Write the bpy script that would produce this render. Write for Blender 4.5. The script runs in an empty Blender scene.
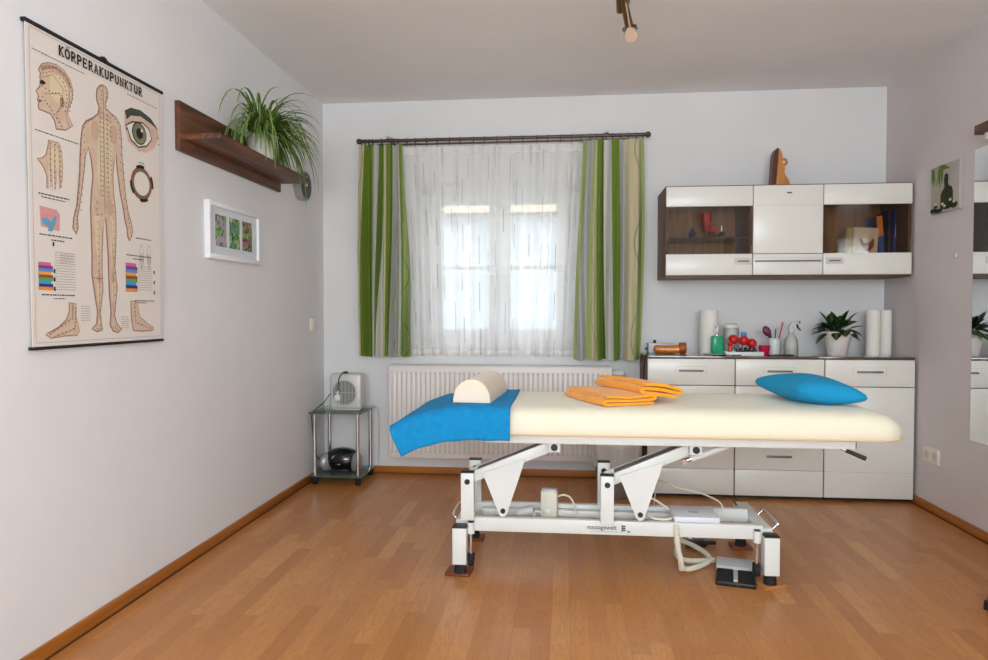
import bpy, bmesh, math, random
from mathutils import Vector, Matrix
random.seed(7)
PI = math.pi
SC = bpy.context.scene
COL = SC.collection
XL, XR, D, H, YF = -1.633, 2.0, 4.633, 2.5, -1.9

# ------------------------------------------------------------------ materials
def lin(v):
    v /= 255.0
    return v / 12.92 if v <= 0.04045 else ((v + 0.055) / 1.055) ** 2.4
def rgb(c): return (lin(c[0]), lin(c[1]), lin(c[2]), 1)
def base(name):
    m = bpy.data.materials.new(name); m.use_nodes = True
    nt = m.node_tree
    return m, nt, nt.nodes['Principled BSDF']
def mat(name, c, rough=0.5, metal=0.0, bump=0.0, bscale=200, var=0.0, vscale=8, trans=0.0, sheen=0.0, coat=0.0, spec=0.5, stretch=None):
    m, nt, p = base(name); N = nt.nodes; L = nt.links
    p.inputs['Base Color'].default_value = rgb(c)
    p.inputs['Roughness'].default_value = rough
    p.inputs['Metallic'].default_value = metal
    p.inputs['Transmission Weight'].default_value = trans
    p.inputs['Sheen Weight'].default_value = sheen
    p.inputs['Coat Weight'].default_value = coat
    p.inputs['Coat Roughness'].default_value = 0.06
    p.inputs['Specular IOR Level'].default_value = spec
    tc = N.new('ShaderNodeTexCoord'); src = tc.outputs['Object']
    if stretch:
        mp = N.new('ShaderNodeMapping'); mp.inputs['Scale'].default_value = stretch
        L.new(src, mp.inputs['Vector']); src = mp.outputs['Vector']
    if var:
        n = N.new('ShaderNodeTexNoise'); n.inputs['Scale'].default_value = vscale; n.inputs['Detail'].default_value = 6
        L.new(src, n.inputs['Vector'])
        r = N.new('ShaderNodeValToRGB')
        k = rgb(c)
        r.color_ramp.elements[0].position = .3; r.color_ramp.elements[1].position = .7
        r.color_ramp.elements[0].color = tuple(x * (1 - var) for x in k[:3]) + (1,)
        r.color_ramp.elements[1].color = tuple(min(1, x * (1 + var)) for x in k[:3]) + (1,)
        L.new(n.outputs['Fac'], r.inputs['Fac']); L.new(r.outputs['Color'], p.inputs['Base Color'])
    if bump:
        n = N.new('ShaderNodeTexNoise'); n.inputs['Scale'].default_value = bscale; n.inputs['Detail'].default_value = 3
        L.new(src, n.inputs['Vector'])
        b = N.new('ShaderNodeBump'); b.inputs['Strength'].default_value = bump; b.inputs['Distance'].default_value = .004
        L.new(n.outputs['Fac'], b.inputs['Height']); L.new(b.outputs['Normal'], p.inputs['Normal'])
    return m
class NB:
    """small node-expression helper"""
    def __init__(s, nt): s.nt = nt
    def m(s, op, a, b=None, c=None):
        n = s.nt.nodes.new('ShaderNodeMath'); n.operation = op
        for i, v in enumerate((a, b, c)):
            if v is None: continue
            if isinstance(v, (int, float)): n.inputs[i].default_value = v
            else: s.nt.links.new(v, n.inputs[i])
        return n.outputs[0]
    def rnd(s, a, b=0.0):
        cx = s.nt.nodes.new('ShaderNodeCombineXYZ')
        for i, v in enumerate((a, b)):
            if isinstance(v, (int, float)): cx.inputs[i].default_value = v
            else: s.nt.links.new(v, cx.inputs[i])
        w = s.nt.nodes.new('ShaderNodeTexWhiteNoise'); w.noise_dimensions = '3D'
        s.nt.links.new(cx.outputs[0], w.inputs['Vector']); return w.outputs['Value']
    def mix(s, f, a, b):
        n = s.nt.nodes.new('ShaderNodeMix'); n.data_type = 'RGBA'
        for k, v in ((0, f), (6, a), (7, b)):
            if isinstance(v, (int, float)): n.inputs[k].default_value = v
            elif isinstance(v, tuple): n.inputs[k].default_value = v
            else: s.nt.links.new(v, n.inputs[k])
        return n.outputs[2]
    def ramp(s, f, stops, const=False):
        r = s.nt.nodes.new('ShaderNodeValToRGB'); cr = r.color_ramp
        if const: cr.interpolation = 'CONSTANT'
        while len(cr.elements) < len(stops): cr.elements.new(.5)
        for e, (p_, c_) in zip(cr.elements, stops): e.position = p_; e.color = rgb(c_)
        s.nt.links.new(f, r.inputs['Fac']); return r.outputs['Color']

def plaster(name, c):
    m, nt, p = base(name); N = nt.nodes; L = nt.links
    p.inputs['Roughness'].default_value = .85; p.inputs['Specular IOR Level'].default_value = .2
    g = N.new('ShaderNodeNewGeometry')
    n = N.new('ShaderNodeTexNoise'); n.inputs['Scale'].default_value = 120; n.inputs['Detail'].default_value = 4
    L.new(g.outputs['Position'], n.inputs['Vector'])
    b = N.new('ShaderNodeBump'); b.inputs['Strength'].default_value = .12; b.inputs['Distance'].default_value = .002
    L.new(n.outputs['Fac'], b.inputs['Height']); L.new(b.outputs['Normal'], p.inputs['Normal'])
    n2 = N.new('ShaderNodeTexNoise'); n2.inputs['Scale'].default_value = 2.2; n2.inputs['Detail'].default_value = 5
    L.new(g.outputs['Position'], n2.inputs['Vector'])
    q = NB(nt).ramp(n2.outputs['Fac'], [(.3, tuple(x - 3 for x in c)), (.7, tuple(min(255, x + 2) for x in c))])
    L.new(q, p.inputs['Base Color'])
    return m
def laminate():
    m, nt, p = base('beech_laminate'); N = nt.nodes; L = nt.links; q = NB(nt)
    g = N.new('ShaderNodeNewGeometry'); sp = N.new('ShaderNodeSeparateXYZ'); L.new(g.outputs['Position'], sp.inputs[0])
    X, Y = sp.outputs[0], sp.outputs[1]
    rx = q.m('DIVIDE', q.m('ADD', X, 10.0), .0655); row = q.m('FLOOR', rx)
    ry = q.m('ADD', q.m('DIVIDE', q.m('ADD', Y, 10.0), .46), q.m('MULTIPLY', q.rnd(row, 3.0), 5.0)); cell = q.m('FLOOR', ry)
    r = q.rnd(row, cell)
    col = q.ramp(r, [(0, (172, 109, 50)), (.3, (183, 120, 59)), (.6, (197, 135, 72)), (.85, (177, 113, 53)), (1, (206, 146, 84))])
    mp = N.new('ShaderNodeCombineXYZ')
    L.new(q.m('ADD', q.m('MULTIPLY', X, 16.0), q.m('MULTIPLY', r, 30)), mp.inputs[0]); L.new(q.m('MULTIPLY', Y, 1.7), mp.inputs[1]); L.new(q.m('MULTIPLY', r, 17.0), mp.inputs[2])
    n = N.new('ShaderNodeTexNoise'); n.inputs['Scale'].default_value = 1.3; n.inputs['Detail'].default_value = 5; n.inputs['Distortion'].default_value = 2.2
    L.new(mp.outputs[0], n.inputs['Vector'])
    # cathedral grain: bands of the distorted noise
    band = q.m('FRACT', q.m('MULTIPLY', n.outputs['Fac'], 7.0))
    band = q.m('POWER', q.m('ABSOLUTE', q.m('SUBTRACT', band, .5)), 2.0)
    dark = q.m('MULTIPLY', band, 1.7)
    col = q.mix(dark, col, rgb((138, 82, 40)))
    n3 = N.new('ShaderNodeTexNoise'); n3.inputs['Scale'].default_value = 1; n3.inputs['Detail'].default_value = 3
    mp3 = N.new('ShaderNodeCombineXYZ'); L.new(q.m('MULTIPLY', X, 300.0), mp3.inputs[0]); L.new(q.m('MULTIPLY', Y, 25.0), mp3.inputs[1]); L.new(mp3.outputs[0], n3.inputs['Vector'])
    col = q.mix(q.m('MULTIPLY', n3.outputs['Fac'], .25), col, rgb((208, 152, 104)))
    # seams
    fx = q.m('FRACT', rx); fy = q.m('FRACT', ry)
    sx = q.m('LESS_THAN', q.m('ABSOLUTE', q.m('SUBTRACT', fx, .5)), .488)
    board = q.m('FRACT', q.m('DIVIDE', rx, 3.0))
    sb = q.m('LESS_THAN', board, .008)
    col = q.mix(q.m('MULTIPLY', q.m('SUBTRACT', 1.0, sx), .14), col, rgb((120, 66, 40)))
    col = q.mix(q.m('MULTIPLY', sb, .35), col, rgb((95, 50, 28)))
    L.new(col, p.inputs['Base Color'])
    p.inputs['Roughness'].default_value = .30; p.inputs['Specular IOR Level'].default_value = .5
    return m
def wood(name, c1, c2, axis=1, scale=1.0, rough=.45):
    m, nt, p = base(name); N = nt.nodes; L = nt.links; q = NB(nt)
    tc = N.new('ShaderNodeNewGeometry'); mp = N.new('ShaderNodeMapping')
    s = [28 * scale] * 3; s[axis] = 1.8 * scale; mp.inputs['Scale'].default_value = s
    L.new(tc.outputs['Position'], mp.inputs['Vector'])
    n = N.new('ShaderNodeTexNoise'); n.inputs['Scale'].default_value = 1; n.inputs['Detail'].default_value = 7; n.inputs['Distortion'].default_value = 1.2
    L.new(mp.outputs[0], n.inputs['Vector'])
    L.new(q.ramp(n.outputs['Fac'], [(.3, c1), (.7, c2)]), p.inputs['Base Color'])
    p.inputs['Roughness'].default_value = rough
    return m
def glass_mat(name, c, alpha=.25, rough=.03):
    m, nt, p = base(name); N = nt.nodes; L = nt.links
    out = N['Material Output']; t = N.new('ShaderNodeBsdfTransparent'); t.inputs[0].default_value = rgb(c)
    gl = N.new('ShaderNodeBsdfGlossy'); gl.inputs['Roughness'].default_value = rough
    f = N.new('ShaderNodeFresnel'); f.inputs[0].default_value = 1.33
    mx = N.new('ShaderNodeMixShader'); L.new(f.outputs[0], mx.inputs[0]); L.new(t.outputs[0], mx.inputs[1]); L.new(gl.outputs[0], mx.inputs[2])
    p.inputs['Base Color'].default_value = rgb(c); p.inputs['Roughness'].default_value = .3
    m2 = N.new('ShaderNodeMixShader'); m2.inputs[0].default_value = alpha
    L.new(mx.outputs[0], m2.inputs[1]); L.new(p.outputs[0], m2.inputs[2]); L.new(m2.outputs[0], out.inputs[0])
    return m

M = {}
M['wall'] = plaster('wall_paint', (226, 226, 227))
M['wallr'] = plaster('wall_paint_shaded', (212, 206, 206))  # same white paint, darkened: the right wall's shade put into the colour
M['ceil'] = plaster('ceiling_paint', (238, 238, 238))
M['floor'] = laminate()
M['skirt'] = wood('skirting_wood', (156, 90, 26), (182, 112, 38), 1, .6)
M['skirtx'] = wood('skirting_wood_back', (156, 90, 26), (182, 112, 38), 0, .6)
M['shadow'] = mat('skirting_shadow', (88, 45, 22), .6)  # dark strip that paints a shadow line along the skirting's lower edge
M['white'] = mat('white_powder_coat', (222, 226, 224), .35, bump=.03)
M['cream'] = mat('cream_metal', (214, 212, 198), .4)
M['rad'] = mat('radiator_enamel', (232, 228, 224), .35)
M['radgroove'] = mat('radiator_slot', (205, 200, 197), .6)
M['pvc'] = mat('white_window_frame', (235, 238, 242), .35)
M['black'] = mat('black_plastic', (18, 18, 20), .45)
M['rubber'] = mat('black_rubber', (24, 24, 24), .8)
M['chrome'] = mat('chrome', (205, 205, 208), .18, 1.0)
M['steel'] = mat('brushed_steel', (150, 150, 152), .35, 1.0)
M['darkmetal'] = mat('curtain_rod_metal', (92, 80, 76), .35, .8)
M['bronze'] = mat('bronze_lamp', (140, 112, 80), .3, 1.0)
M['brass'] = mat('polished_lamp_strip', (235, 222, 200), .2, .6)
M['handle'] = mat('grey_bar_handle', (120, 118, 116), .45, .4)
M['gloss'] = mat('white_gloss_front', (228, 228, 221), .34, coat=.12)
M['groove'] = mat('front_groove', (186, 183, 176), .5)
M['walnut'] = wood('dark_walnut', (78, 42, 26), (108, 66, 42), 0, .8, .5)
M['walnuts'] = wood('walnut_shelf', (60, 32, 18), (122, 74, 44), 1, .9, .5)
M['intr'] = wood('cabinet_interior', (118, 78, 42), (166, 118, 68), 2, .8, .4)
M['glass'] = glass_mat('clear_glass', (248, 250, 250), .01)
M['smoke'] = glass_mat('smoked_glass', (240, 234, 226), .003)
M['gshelf'] = glass_mat('green_edge_glass', (200, 220, 208), .12)
M['sheet'] = mat('cream_fitted_sheet', (238, 234, 212), .9, bump=.10, bscale=30, sheen=.2)
M['piping'] = mat('beige_hem', (222, 196, 158), .9)
M['blue'] = mat('turquoise_terry', (0, 138, 200), .95, bump=.5, bscale=260, var=.10, vscale=40)
M['pillow'] = mat('turquoise_pillowcase', (4, 150, 202), .85, bump=.10, bscale=25)
M['orange'] = mat('orange_terry', (250, 166, 28), .95, bump=.5, bscale=220, var=.06, vscale=30, sheen=.3)
M['bolster'] = mat('cream_leatherette', (240, 226, 206), .5, bump=.04)
M['paper'] = mat('paper_roll', (236, 234, 226), .95, bump=.2, bscale=90)
M['ink'] = mat('printed_black', (26, 22, 22), .8)
M['inkgrey'] = mat('printed_grey', (150, 142, 138), .8)
M['poster'] = mat('poster_paper', (224, 216, 208), .55)
M['skin1'] = mat('printed_skin_outline', (138, 106, 92), .6)
M['skin2'] = mat('printed_skin', (212, 184, 154), .6, var=.07, vscale=30)
M['tone4'] = mat('printed_skin_a', (176, 142, 122), .6)
M['tone9'] = mat('printed_skin_b', (200, 168, 146), .6)
M['tone14'] = mat('printed_skin_c', (210, 184, 160), .6, var=.08, vscale=40)
M['skin3'] = mat('printed_skin_light', (218, 202, 168), .6)
M['pot'] = mat('white_glazed_pot', (228, 222, 216), .35)
M['soil'] = mat('potting_soil', (44, 30, 20), .95, bump=.6, bscale=80)
M['bag'] = glass_mat('frosted_bag', (225, 222, 222), .8, .4)
M['bin'] = mat('taupe_bin_plastic', (124, 116, 112), .5)
M['pad'] = mat('reddish_wood_pad', (120, 56, 28), .55)
M['padlight'] = mat('beech_wood_pad', (178, 118, 66), .55)
M['coil'] = mat('ivory_cable', (222, 218, 200), .5)
M['greyplastic'] = mat('light_grey_plastic', (190, 192, 194), .45)
M['silver'] = mat('silver_plastic', (170, 170, 172), .35, .5)
M['red'] = mat('red_rubber', (200, 30, 24), .35)
M['bluep'] = mat('blue_plastic', (40, 110, 190), .4)
M['pink'] = mat('raspberry_plastic', (206, 24, 78), .4)
M['purple'] = mat('purple_plastic', (104, 24, 72), .4)
M['green'] = mat('green_plastic', (20, 120, 90), .4)
M['teal'] = glass_mat('emerald_glass', (70, 225, 180), .3)
M['amber'] = mat('amber_wood', (206, 120, 30), .3, var=.25, vscale=14, coat=.4)
M['amberd'] = mat('dark_amber_wood', (158, 76, 26), .3, coat=.4)
M['figw'] = wood('carved_wood_light', (176, 108, 44), (206, 138, 66), 2, .8, .4)
M['figd'] = wood('carved_wood_dark', (58, 22, 12), (84, 36, 18), 2, .8, .4)
M['darkgrey'] = mat('printed_dark_grey', (84, 82, 88), .7)
M['printcream'] = mat('printed_cream', (216, 206, 150), .8)
M['mirror'] = mat('mirror_silver', (235, 238, 238), .01, 1.0)
M['switch'] = mat('switch_plastic', (226, 222, 212), .4)
M['beige'] = mat('frosted_lamp_glass', (214, 184, 160), .4)

def leaf_mat(name, c1, c2, c3):
    m, nt, p = base(name); N = nt.nodes; L = nt.links; q = NB(nt)
    uv = N.new('ShaderNodeUVMap'); sp = N.new('ShaderNodeSeparateXYZ'); L.new(uv.outputs[0], sp.inputs[0])
    col = q.ramp(sp.outputs[0], [(0, c1), (.3, c1), (.42, c2), (.58, c2), (.7, c1), (1, c1)])
    g = N.new('ShaderNodeNewGeometry'); n = N.new('ShaderNodeTexNoise'); n.inputs['Scale'].default_value = 9
    L.new(g.outputs['Position'], n.inputs['Vector'])
    L.new(q.mix(q.m('MULTIPLY', n.outputs['Fac'], .7), col, rgb(c3)), p.inputs['Base Color'])
    p.inputs['Roughness'].default_value = .4
    return m
M['spider'] = leaf_mat('spider_plant_leaf', (86, 122, 44), (168, 184, 104), (72, 104, 36))
M['dieff'] = leaf_mat('dumb_cane_leaf', (22, 56, 24), (104, 128, 66), (20, 46, 20))

def curtain_mat(name, stops, waves):
    """cloth stripes along u; thin wavy lines along v"""
    m, nt, p = base(name); N = nt.nodes; L = nt.links; q = NB(nt)
    uv = N.new('ShaderNodeUVMap'); sp = N.new('ShaderNodeSeparateXYZ'); L.new(uv.outputs[0], sp.inputs[0])
    u, v = sp.outputs[0], sp.outputs[1]
    col = q.ramp(u, stops, True)
    for (u0, amp, fr, ph, wd, cc) in waves:
        s = q.m('MULTIPLY', q.m('SINE', q.m('ADD', q.m('MULTIPLY', v, fr), ph)), amp)
        d = q.m('ABSOLUTE', q.m('SUBTRACT', u, q.m('ADD', s, u0)))
        col = q.mix(q.m('LESS_THAN', d, wd), col, rgb(cc))
    w = N.new('ShaderNodeTexNoise'); w.inputs['Scale'].default_value = 400
    L.new(uv.outputs[0], w.inputs['Vector'])
    b = N.new('ShaderNodeBump'); b.inputs['Strength'].default_value = .1; L.new(w.outputs['Fac'], b.inputs['Height'])
    out = N['Material Output']; p.inputs['Roughness'].default_value = .85
    L.new(col, p.inputs['Base Color']); L.new(b.outputs[0], p.inputs['Normal'])
    t = N.new('ShaderNodeBsdfTranslucent'); L.new(col, t.inputs[0])
    mx = N.new('ShaderNodeMixShader'); mx.inputs[0].default_value = .18
    L.new(p.outputs[0], mx.inputs[1]); L.new(t.outputs[0], mx.inputs[2]); L.new(mx.outputs[0], out.inputs[0])
    return m
G1, G2, GR, BE, LI, WH, FOLD_SHADE = (108, 134, 42), (150, 168, 88), (184, 187, 186), (204, 196, 160), (166, 180, 116), (214, 212, 203), (78, 102, 34)  # last colour is the shade of dark folds, painted between the stripes
# stripe and painted fold-shade tables: colour, top edge, bottom edge (pixels along the rod, turned into metres below)
def kx(z): return -1.357 + (340 + .4089 * z - 358) * .006483
STL = [(BE, 47, 44), (G1, 61, 50), (G2, 79, 76), (GR, 86, 80), (G1, 97, 84), (WH, 107, 87), (BE, 113, 103), (G1, 116, 109), (FOLD_SHADE, 127, 119), (GR, 131, 123), (BE, 138, 135), (GR, 142, 141), (G1, 148, 152), ((156, 172, 116), 153, 158), (None, 157, 179)]
STR = [(LI, 600, 577), (GR, 611, 583), (LI, 624, 605), (BE, 629, 622), (G1, 633, 634), (FOLD_SHADE, 644, 650), (WH, 648, 655), (GR, 660, 666), (G1, 666, 674), (GR, 685, 688), (BE, 697, 699), (LI, 732, 718), (None, 743, 738)]
def stripes(tab): n_ = len(tab) - 1; return [(k / n_, tab[k][0]) for k in range(n_)]
M['curtL'] = curtain_mat('striped_curtain_left', stripes(STL), [(.035, .03, 22, 0, .005, (150, 166, 96)), (.75, .06, 24, 1, .004, (140, 150, 120)), (.73, .06, 19, 3, .006, (166, 186, 100)), (.93, .05, 20, 2, .006, (120, 150, 70))])
M['curtR'] = curtain_mat('striped_curtain_right', stripes(STR), [(.27, .05, 22, 0, .004, (130, 146, 110)), (.25, .05, 17, 2, .005, (160, 184, 96)), (.95, .03, 24, 1, .005, (150, 176, 90)), (.93, .04, 15, 4, .004, (150, 152, 130))])
def sheer_mat():
    m, nt, p = base('sheer_voile'); N = nt.nodes; L = nt.links; q = NB(nt)
    uv = N.new('ShaderNodeUVMap'); sp = N.new('ShaderNodeSeparateXYZ'); L.new(uv.outputs[0], sp.inputs[0])
    u, v = sp.outputs[0], sp.outputs[1]
    U = q.m('MULTIPLY', u, 27.0); c_ = q.m('FLOOR', U)
    V = q.m('ADD', q.m('MULTIPLY', v, 4.5), q.m('MULTIPLY', q.rnd(c_, 1.0), 7.0)); cl = q.m('FLOOR', V)
    r = q.rnd(c_, cl)
    du = q.m('LESS_THAN', q.m('ABSOLUTE', q.m('SUBTRACT', q.m('FRACT', U), q.m('ADD', q.m('MULTIPLY', r, .5), .25))), .03)
    dv = q.m('LESS_THAN', q.m('FRACT', V), q.m('ADD', q.m('MULTIPLY', r, .5), .22))
    msk = q.m('MULTIPLY', q.m('MULTIPLY', du, dv), q.m('GREATER_THAN', r, .36))
    col = q.mix(q.m('MULTIPLY', msk, .8), rgb((252, 251, 250)), rgb((140, 130, 120)))
    out = N['Material Output']
    L.new(col, p.inputs['Base Color']); p.inputs['Roughness'].default_value = .9
    t = N.new('ShaderNodeBsdfTranslucent'); L.new(col, t.inputs[0])
    a = N.new('ShaderNodeMixShader'); a.inputs[0].default_value = .42; L.new(p.outputs[0], a.inputs[1]); L.new(t.outputs[0], a.inputs[2])
    tr = N.new('ShaderNodeBsdfTransparent')
    b = N.new('ShaderNodeMixShader')
    hem = q.m('ADD', q.m('GREATER_THAN', v, .975), q.m('LESS_THAN', v, .035))
    f = q.m('MINIMUM', 1.0, q.m('ADD', q.m('ADD', .74, q.m('MULTIPLY', msk, .3)), q.m('MULTIPLY', hem, .25)))
    L.new(f, b.inputs[0]); L.new(tr.outputs[0], b.inputs[1]); L.new(a.outputs[0], b.inputs[2]); L.new(b.outputs[0], out.inputs[0])
    return m
M['sheer'] = sheer_mat()
def photo_mat(name, seed, flower, dark):
    m, nt, p = base(name); N = nt.nodes; L = nt.links; q = NB(nt)
    g = N.new('ShaderNodeNewGeometry'); mp = N.new('ShaderNodeMapping'); mp.inputs['Location'].default_value = (seed, seed * 2, 0)
    L.new(g.outputs['Position'], mp.inputs[0])
    n = N.new('ShaderNodeTexNoise'); n.inputs['Scale'].default_value = 45; n.inputs['Detail'].default_value = 5; L.new(mp.outputs[0], n.inputs['Vector'])
    col = q.ramp(n.outputs['Fac'], [(.3, dark), (.45, (52, 92, 40)), (.56, (116, 160, 66)), (.7, (196, 206, 170))])
    v = N.new('ShaderNodeTexNoise'); v.inputs['Scale'].default_value = 24; L.new(mp.outputs[0], v.inputs['Vector'])
    f = q.m('MULTIPLY', q.m('GREATER_THAN', v.outputs['Fac'], .54), .85)
    L.new(q.mix(f, col, rgb(flower)), p.inputs['Base Color']); p.inputs['Roughness'].default_value = .25
    return m

# ------------------------------------------------------------------ mesh builder
class B:
    def __init__(s): s.bm = bmesh.new(); s.uv = None
    def box(s, x0, x1, y0, y1, z0, z1, bev=0.0, seg=2, rot=None, piv=None):
        r = bmesh.ops.create_cube(s.bm, size=1.0); vs = r['verts']
        for v in vs:
            v.co = Vector(((x0 + x1) / 2 + v.co.x * (x1 - x0), (y0 + y1) / 2 + v.co.y * (y1 - y0), (z0 + z1) / 2 + v.co.z * (z1 - z0)))
        if bev:
            es = list({e for v in vs for e in v.link_edges})
            r2 = bmesh.ops.bevel(s.bm, geom=es, offset=bev, segments=seg, affect='EDGES', profile=.5)
            vs = list({v for f in r2['faces'] for v in f.verts} | {v for v in vs if v.is_valid})
        if rot: 
            piv = Vector(piv) if piv else Vector(((x0 + x1) / 2, (y0 + y1) / 2, (z0 + z1) / 2))
            bmesh.ops.rotate(s.bm, cent=piv, matrix=rot, verts=vs)
        return s
    def cyl(s, a, b, r, r2=None, seg=20, caps=True):
        a, b = Vector(a), Vector(b); d = b - a
        r2 = r if r2 is None else r2
        q = d.to_track_quat('Z', 'Y').to_matrix().to_4x4()
        bmesh.ops.create_cone(s.bm, cap_ends=caps, segments=seg, radius1=r, radius2=r2, depth=d.length, matrix=Matrix.Translation((a + b) / 2) @ q)
        return s
    def sph(s, c, r, seg=16, sc=(1, 1, 1), rot=None):
        m = Matrix.Translation(c) @ (rot.to_4x4() if rot else Matrix()) @ Matrix.Diagonal((sc[0], sc[1], sc[2], 1))
        bmesh.ops.create_uvsphere(s.bm, u_segments=seg, v_segments=max(6, seg // 2), radius=r, matrix=m)
        return s
    def tube(s, pts, r, seg=10, cap=True, smooth=0):
        pts = [Vector(p) for p in pts]
        if smooth: pts = spline(pts, smooth)
        rings = []; up = Vector((0, 0, 1)); prev = None
        for i, p in enumerate(pts):
            t = (pts[min(i + 1, len(pts) - 1)] - pts[max(i - 1, 0)]).normalized()
            if prev is None:
                n = t.orthogonal().normalized()
            else:
                n = (prev - t * prev.dot(t)).normalized()
            prev = n; b = t.cross(n)
            rr = r(i / (len(pts) - 1)) if callable(r) else r
            rings.append([s.bm.verts.new(p + (n * math.cos(2 * PI * k / seg) + b * math.sin(2 * PI * k / seg)) * rr) for k in range(seg)])
        for a, b in zip(rings, rings[1:]):
            for k in range(seg): s.bm.faces.new((a[k], a[(k + 1) % seg], b[(k + 1) % seg], b[k]))
        if cap: s.bm.faces.new(rings[0][::-1]); s.bm.faces.new(rings[-1])
        return s
    def torus(s, c, R, r, axis='Y', seg=24, seg2=8):
        ax = {'X': (Vector((0, 1, 0)), Vector((0, 0, 1))), 'Y': (Vector((1, 0, 0)), Vector((0, 0, 1))), 'Z': (Vector((1, 0, 0)), Vector((0, 1, 0)))}[axis]
        n = ax[0].cross(ax[1]); c = Vector(c); rings = []
        for i in range(seg):
            a = 2 * PI * i / seg; d = ax[0] * math.cos(a) + ax[1] * math.sin(a)
            rings.append([s.bm.verts.new(c + d * (R + r * math.cos(2 * PI * k / seg2)) + n * r * math.sin(2 * PI * k / seg2)) for k in range(seg2)])
        for i in range(seg):
            a, b = rings[i], rings[(i + 1) % seg]
            for k in range(seg2): s.bm.faces.new((a[k], b[k], b[(k + 1) % seg2], a[(k + 1) % seg2]))
        return s
    def lathe(s, prof, c=(0, 0, 0), seg=28, fn=None):
        """prof: list of (r, z); closed to the axis where r==0"""
        c = Vector(c); rings = []
        for r, z in prof:
            if r < 1e-6: rings.append([s.bm.verts.new(c + Vector((0, 0, z)))])
            else:
                rings.append([s.bm.verts.new(c + Vector((r * (fn(k / seg, z) if fn else 1) * math.cos(2 * PI * k / seg), r * (fn(k / seg, z) if fn else 1) * math.sin(2 * PI * k / seg), z))) for k in range(seg)])
        for a, b in zip(rings, rings[1:]):
            for k in range(seg):
                k2 = (k + 1) % seg
                if len(a) == 1 and len(b) == 1: continue
                if len(a) == 1: s.bm.faces.new((a[0], b[k], b[k2]))
                elif len(b) == 1: s.bm.faces.new((a[k], a[k2], b[0]))
                else: s.bm.faces.new((a[k], a[k2], b[k2], b[k]))
        return s
    def prism(s, pts, axis, a0, a1):
        """pts 2D polygon: axis 'Y' -> (x,z); 'X' -> (y,z); 'Z' -> (x,y)"""
        f = {'Y': lambda p, a: (p[0], a, p[1]), 'X': lambda p, a: (a, p[0], p[1]), 'Z': lambda p, a: (p[0], p[1], a)}[axis]
        v0 = [s.bm.verts.new(f(p, a0)) for p in pts]; v1 = [s.bm.verts.new(f(p, a1)) for p in pts]
        s.bm.faces.new(v0); s.bm.faces.new(v1[::-1])
        n = len(pts)
        for i in range(n): s.bm.faces.new((v0[i], v1[i], v1[(i + 1) % n], v0[(i + 1) % n]))
        return s
    def poly(s, pts):
        s.bm.faces.new([s.bm.verts.new(p) for p in pts]); return s
    def grid(s, fn, nu, nv, uv=True):
        L = s.bm.loops.layers.uv.verify() if uv else None
        V = [[s.bm.verts.new(fn(i / nu, j / nv)) for j in range(nv + 1)] for i in range(nu + 1)]
        for i in range(nu):
            for j in range(nv):
                f = s.bm.faces.new((V[i][j], V[i + 1][j], V[i + 1][j + 1], V[i][j + 1]))
                if uv:
                    for l, (a, b) in zip(f.loops, ((i, j), (i + 1, j), (i + 1, j + 1), (i, j + 1))): l[L].uv = (a / nu, b / nv)
        return s
    def shift(s, d):
        for v in s.bm.verts: v.co += Vector(d)
        return s
    def rotate(s, rot, piv): bmesh.ops.rotate(s.bm, cent=Vector(piv), matrix=rot, verts=s.bm.verts[:]); return s
    def build(s, name, m, parent=None, smooth=None, origin=None, fixn=True, solid=0, subsurf=0):
        if fixn: bmesh.ops.recalc_face_normals(s.bm, faces=s.bm.faces[:])
        if s.bm.verts:
            xs = [v.co for v in s.bm.verts]
            lo = Vector([min(v[i] for v in xs) for i in range(3)]); hi = Vector([max(v[i] for v in xs) for i in range(3)])
        org = Vector(origin) if origin else Vector(((lo.x + hi.x) / 2, (lo.y + hi.y) / 2, lo.z))
        for v in s.bm.verts: v.co -= org
        me = bpy.data.meshes.new(name); s.bm.to_mesh(me); s.bm.free()
        o = bpy.data.objects.new(name, me); COL.objects.link(o)
        me.materials.append(M[m] if isinstance(m, str) else m)
        o.location = org
        if parent:
            o.parent = parent; o.location = org - wloc(parent)
        if smooth is None or smooth:
            me.polygons.foreach_set('use_smooth', [True] * len(me.polygons))
            try: me.set_sharp_from_angle(angle=math.radians(smooth if smooth else 38))
            except Exception: pass
        if solid:
            md = o.modifiers.new('thickness', 'SOLIDIFY'); md.thickness = solid; md.offset = 0
        if subsurf:
            md = o.modifiers.new('subdivision', 'SUBSURF'); md.levels = md.render_levels = subsurf
        return o
def wloc(o):
    l = Vector((0, 0, 0))
    while o is not None: l += o.location; o = o.parent
    return l
def spline(pts, n):
    out = []
    P = [pts[0]] + list(pts) + [pts[-1]]
    for i in range(1, len(P) - 2):
        for k in range(n):
            t = k / n; a, b, c, d = P[i - 1], P[i], P[i + 1], P[i + 2]
            out.append(.5 * ((2 * b) + (c - a) * t + (2 * a - 5 * b + 4 * c - d) * t * t + (3 * b - 3 * c + d - a) * t ** 3))
    out.append(P[-2]); return out
def tag(o, label=None, cat=None, group=None, kind=None):
    if label: o['label'] = label
    if cat: o['category'] = cat
    if group: o['group'] = group
    if kind: o['kind'] = kind
    return o
def thing(name, label, cat, loc, group=None, kind=None):
    o = bpy.data.objects.new(name, None); o.empty_display_size = .05; COL.objects.link(o); o.location = loc
    return tag(o, label, cat, group, kind)
def dup(root, loc=None, label=None):
    r = root.copy(); COL.objects.link(r)
    if loc is not None: r.location = loc
    if label: r['label'] = label
    for ch in root.children:
        c = ch.copy(); COL.objects.link(c); c.parent = r
        for g in ch.children:
            d = g.copy(); COL.objects.link(d); d.parent = c
    return r
def RZ(a): return Matrix.Rotation(math.radians(a), 3, 'Z')
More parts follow.
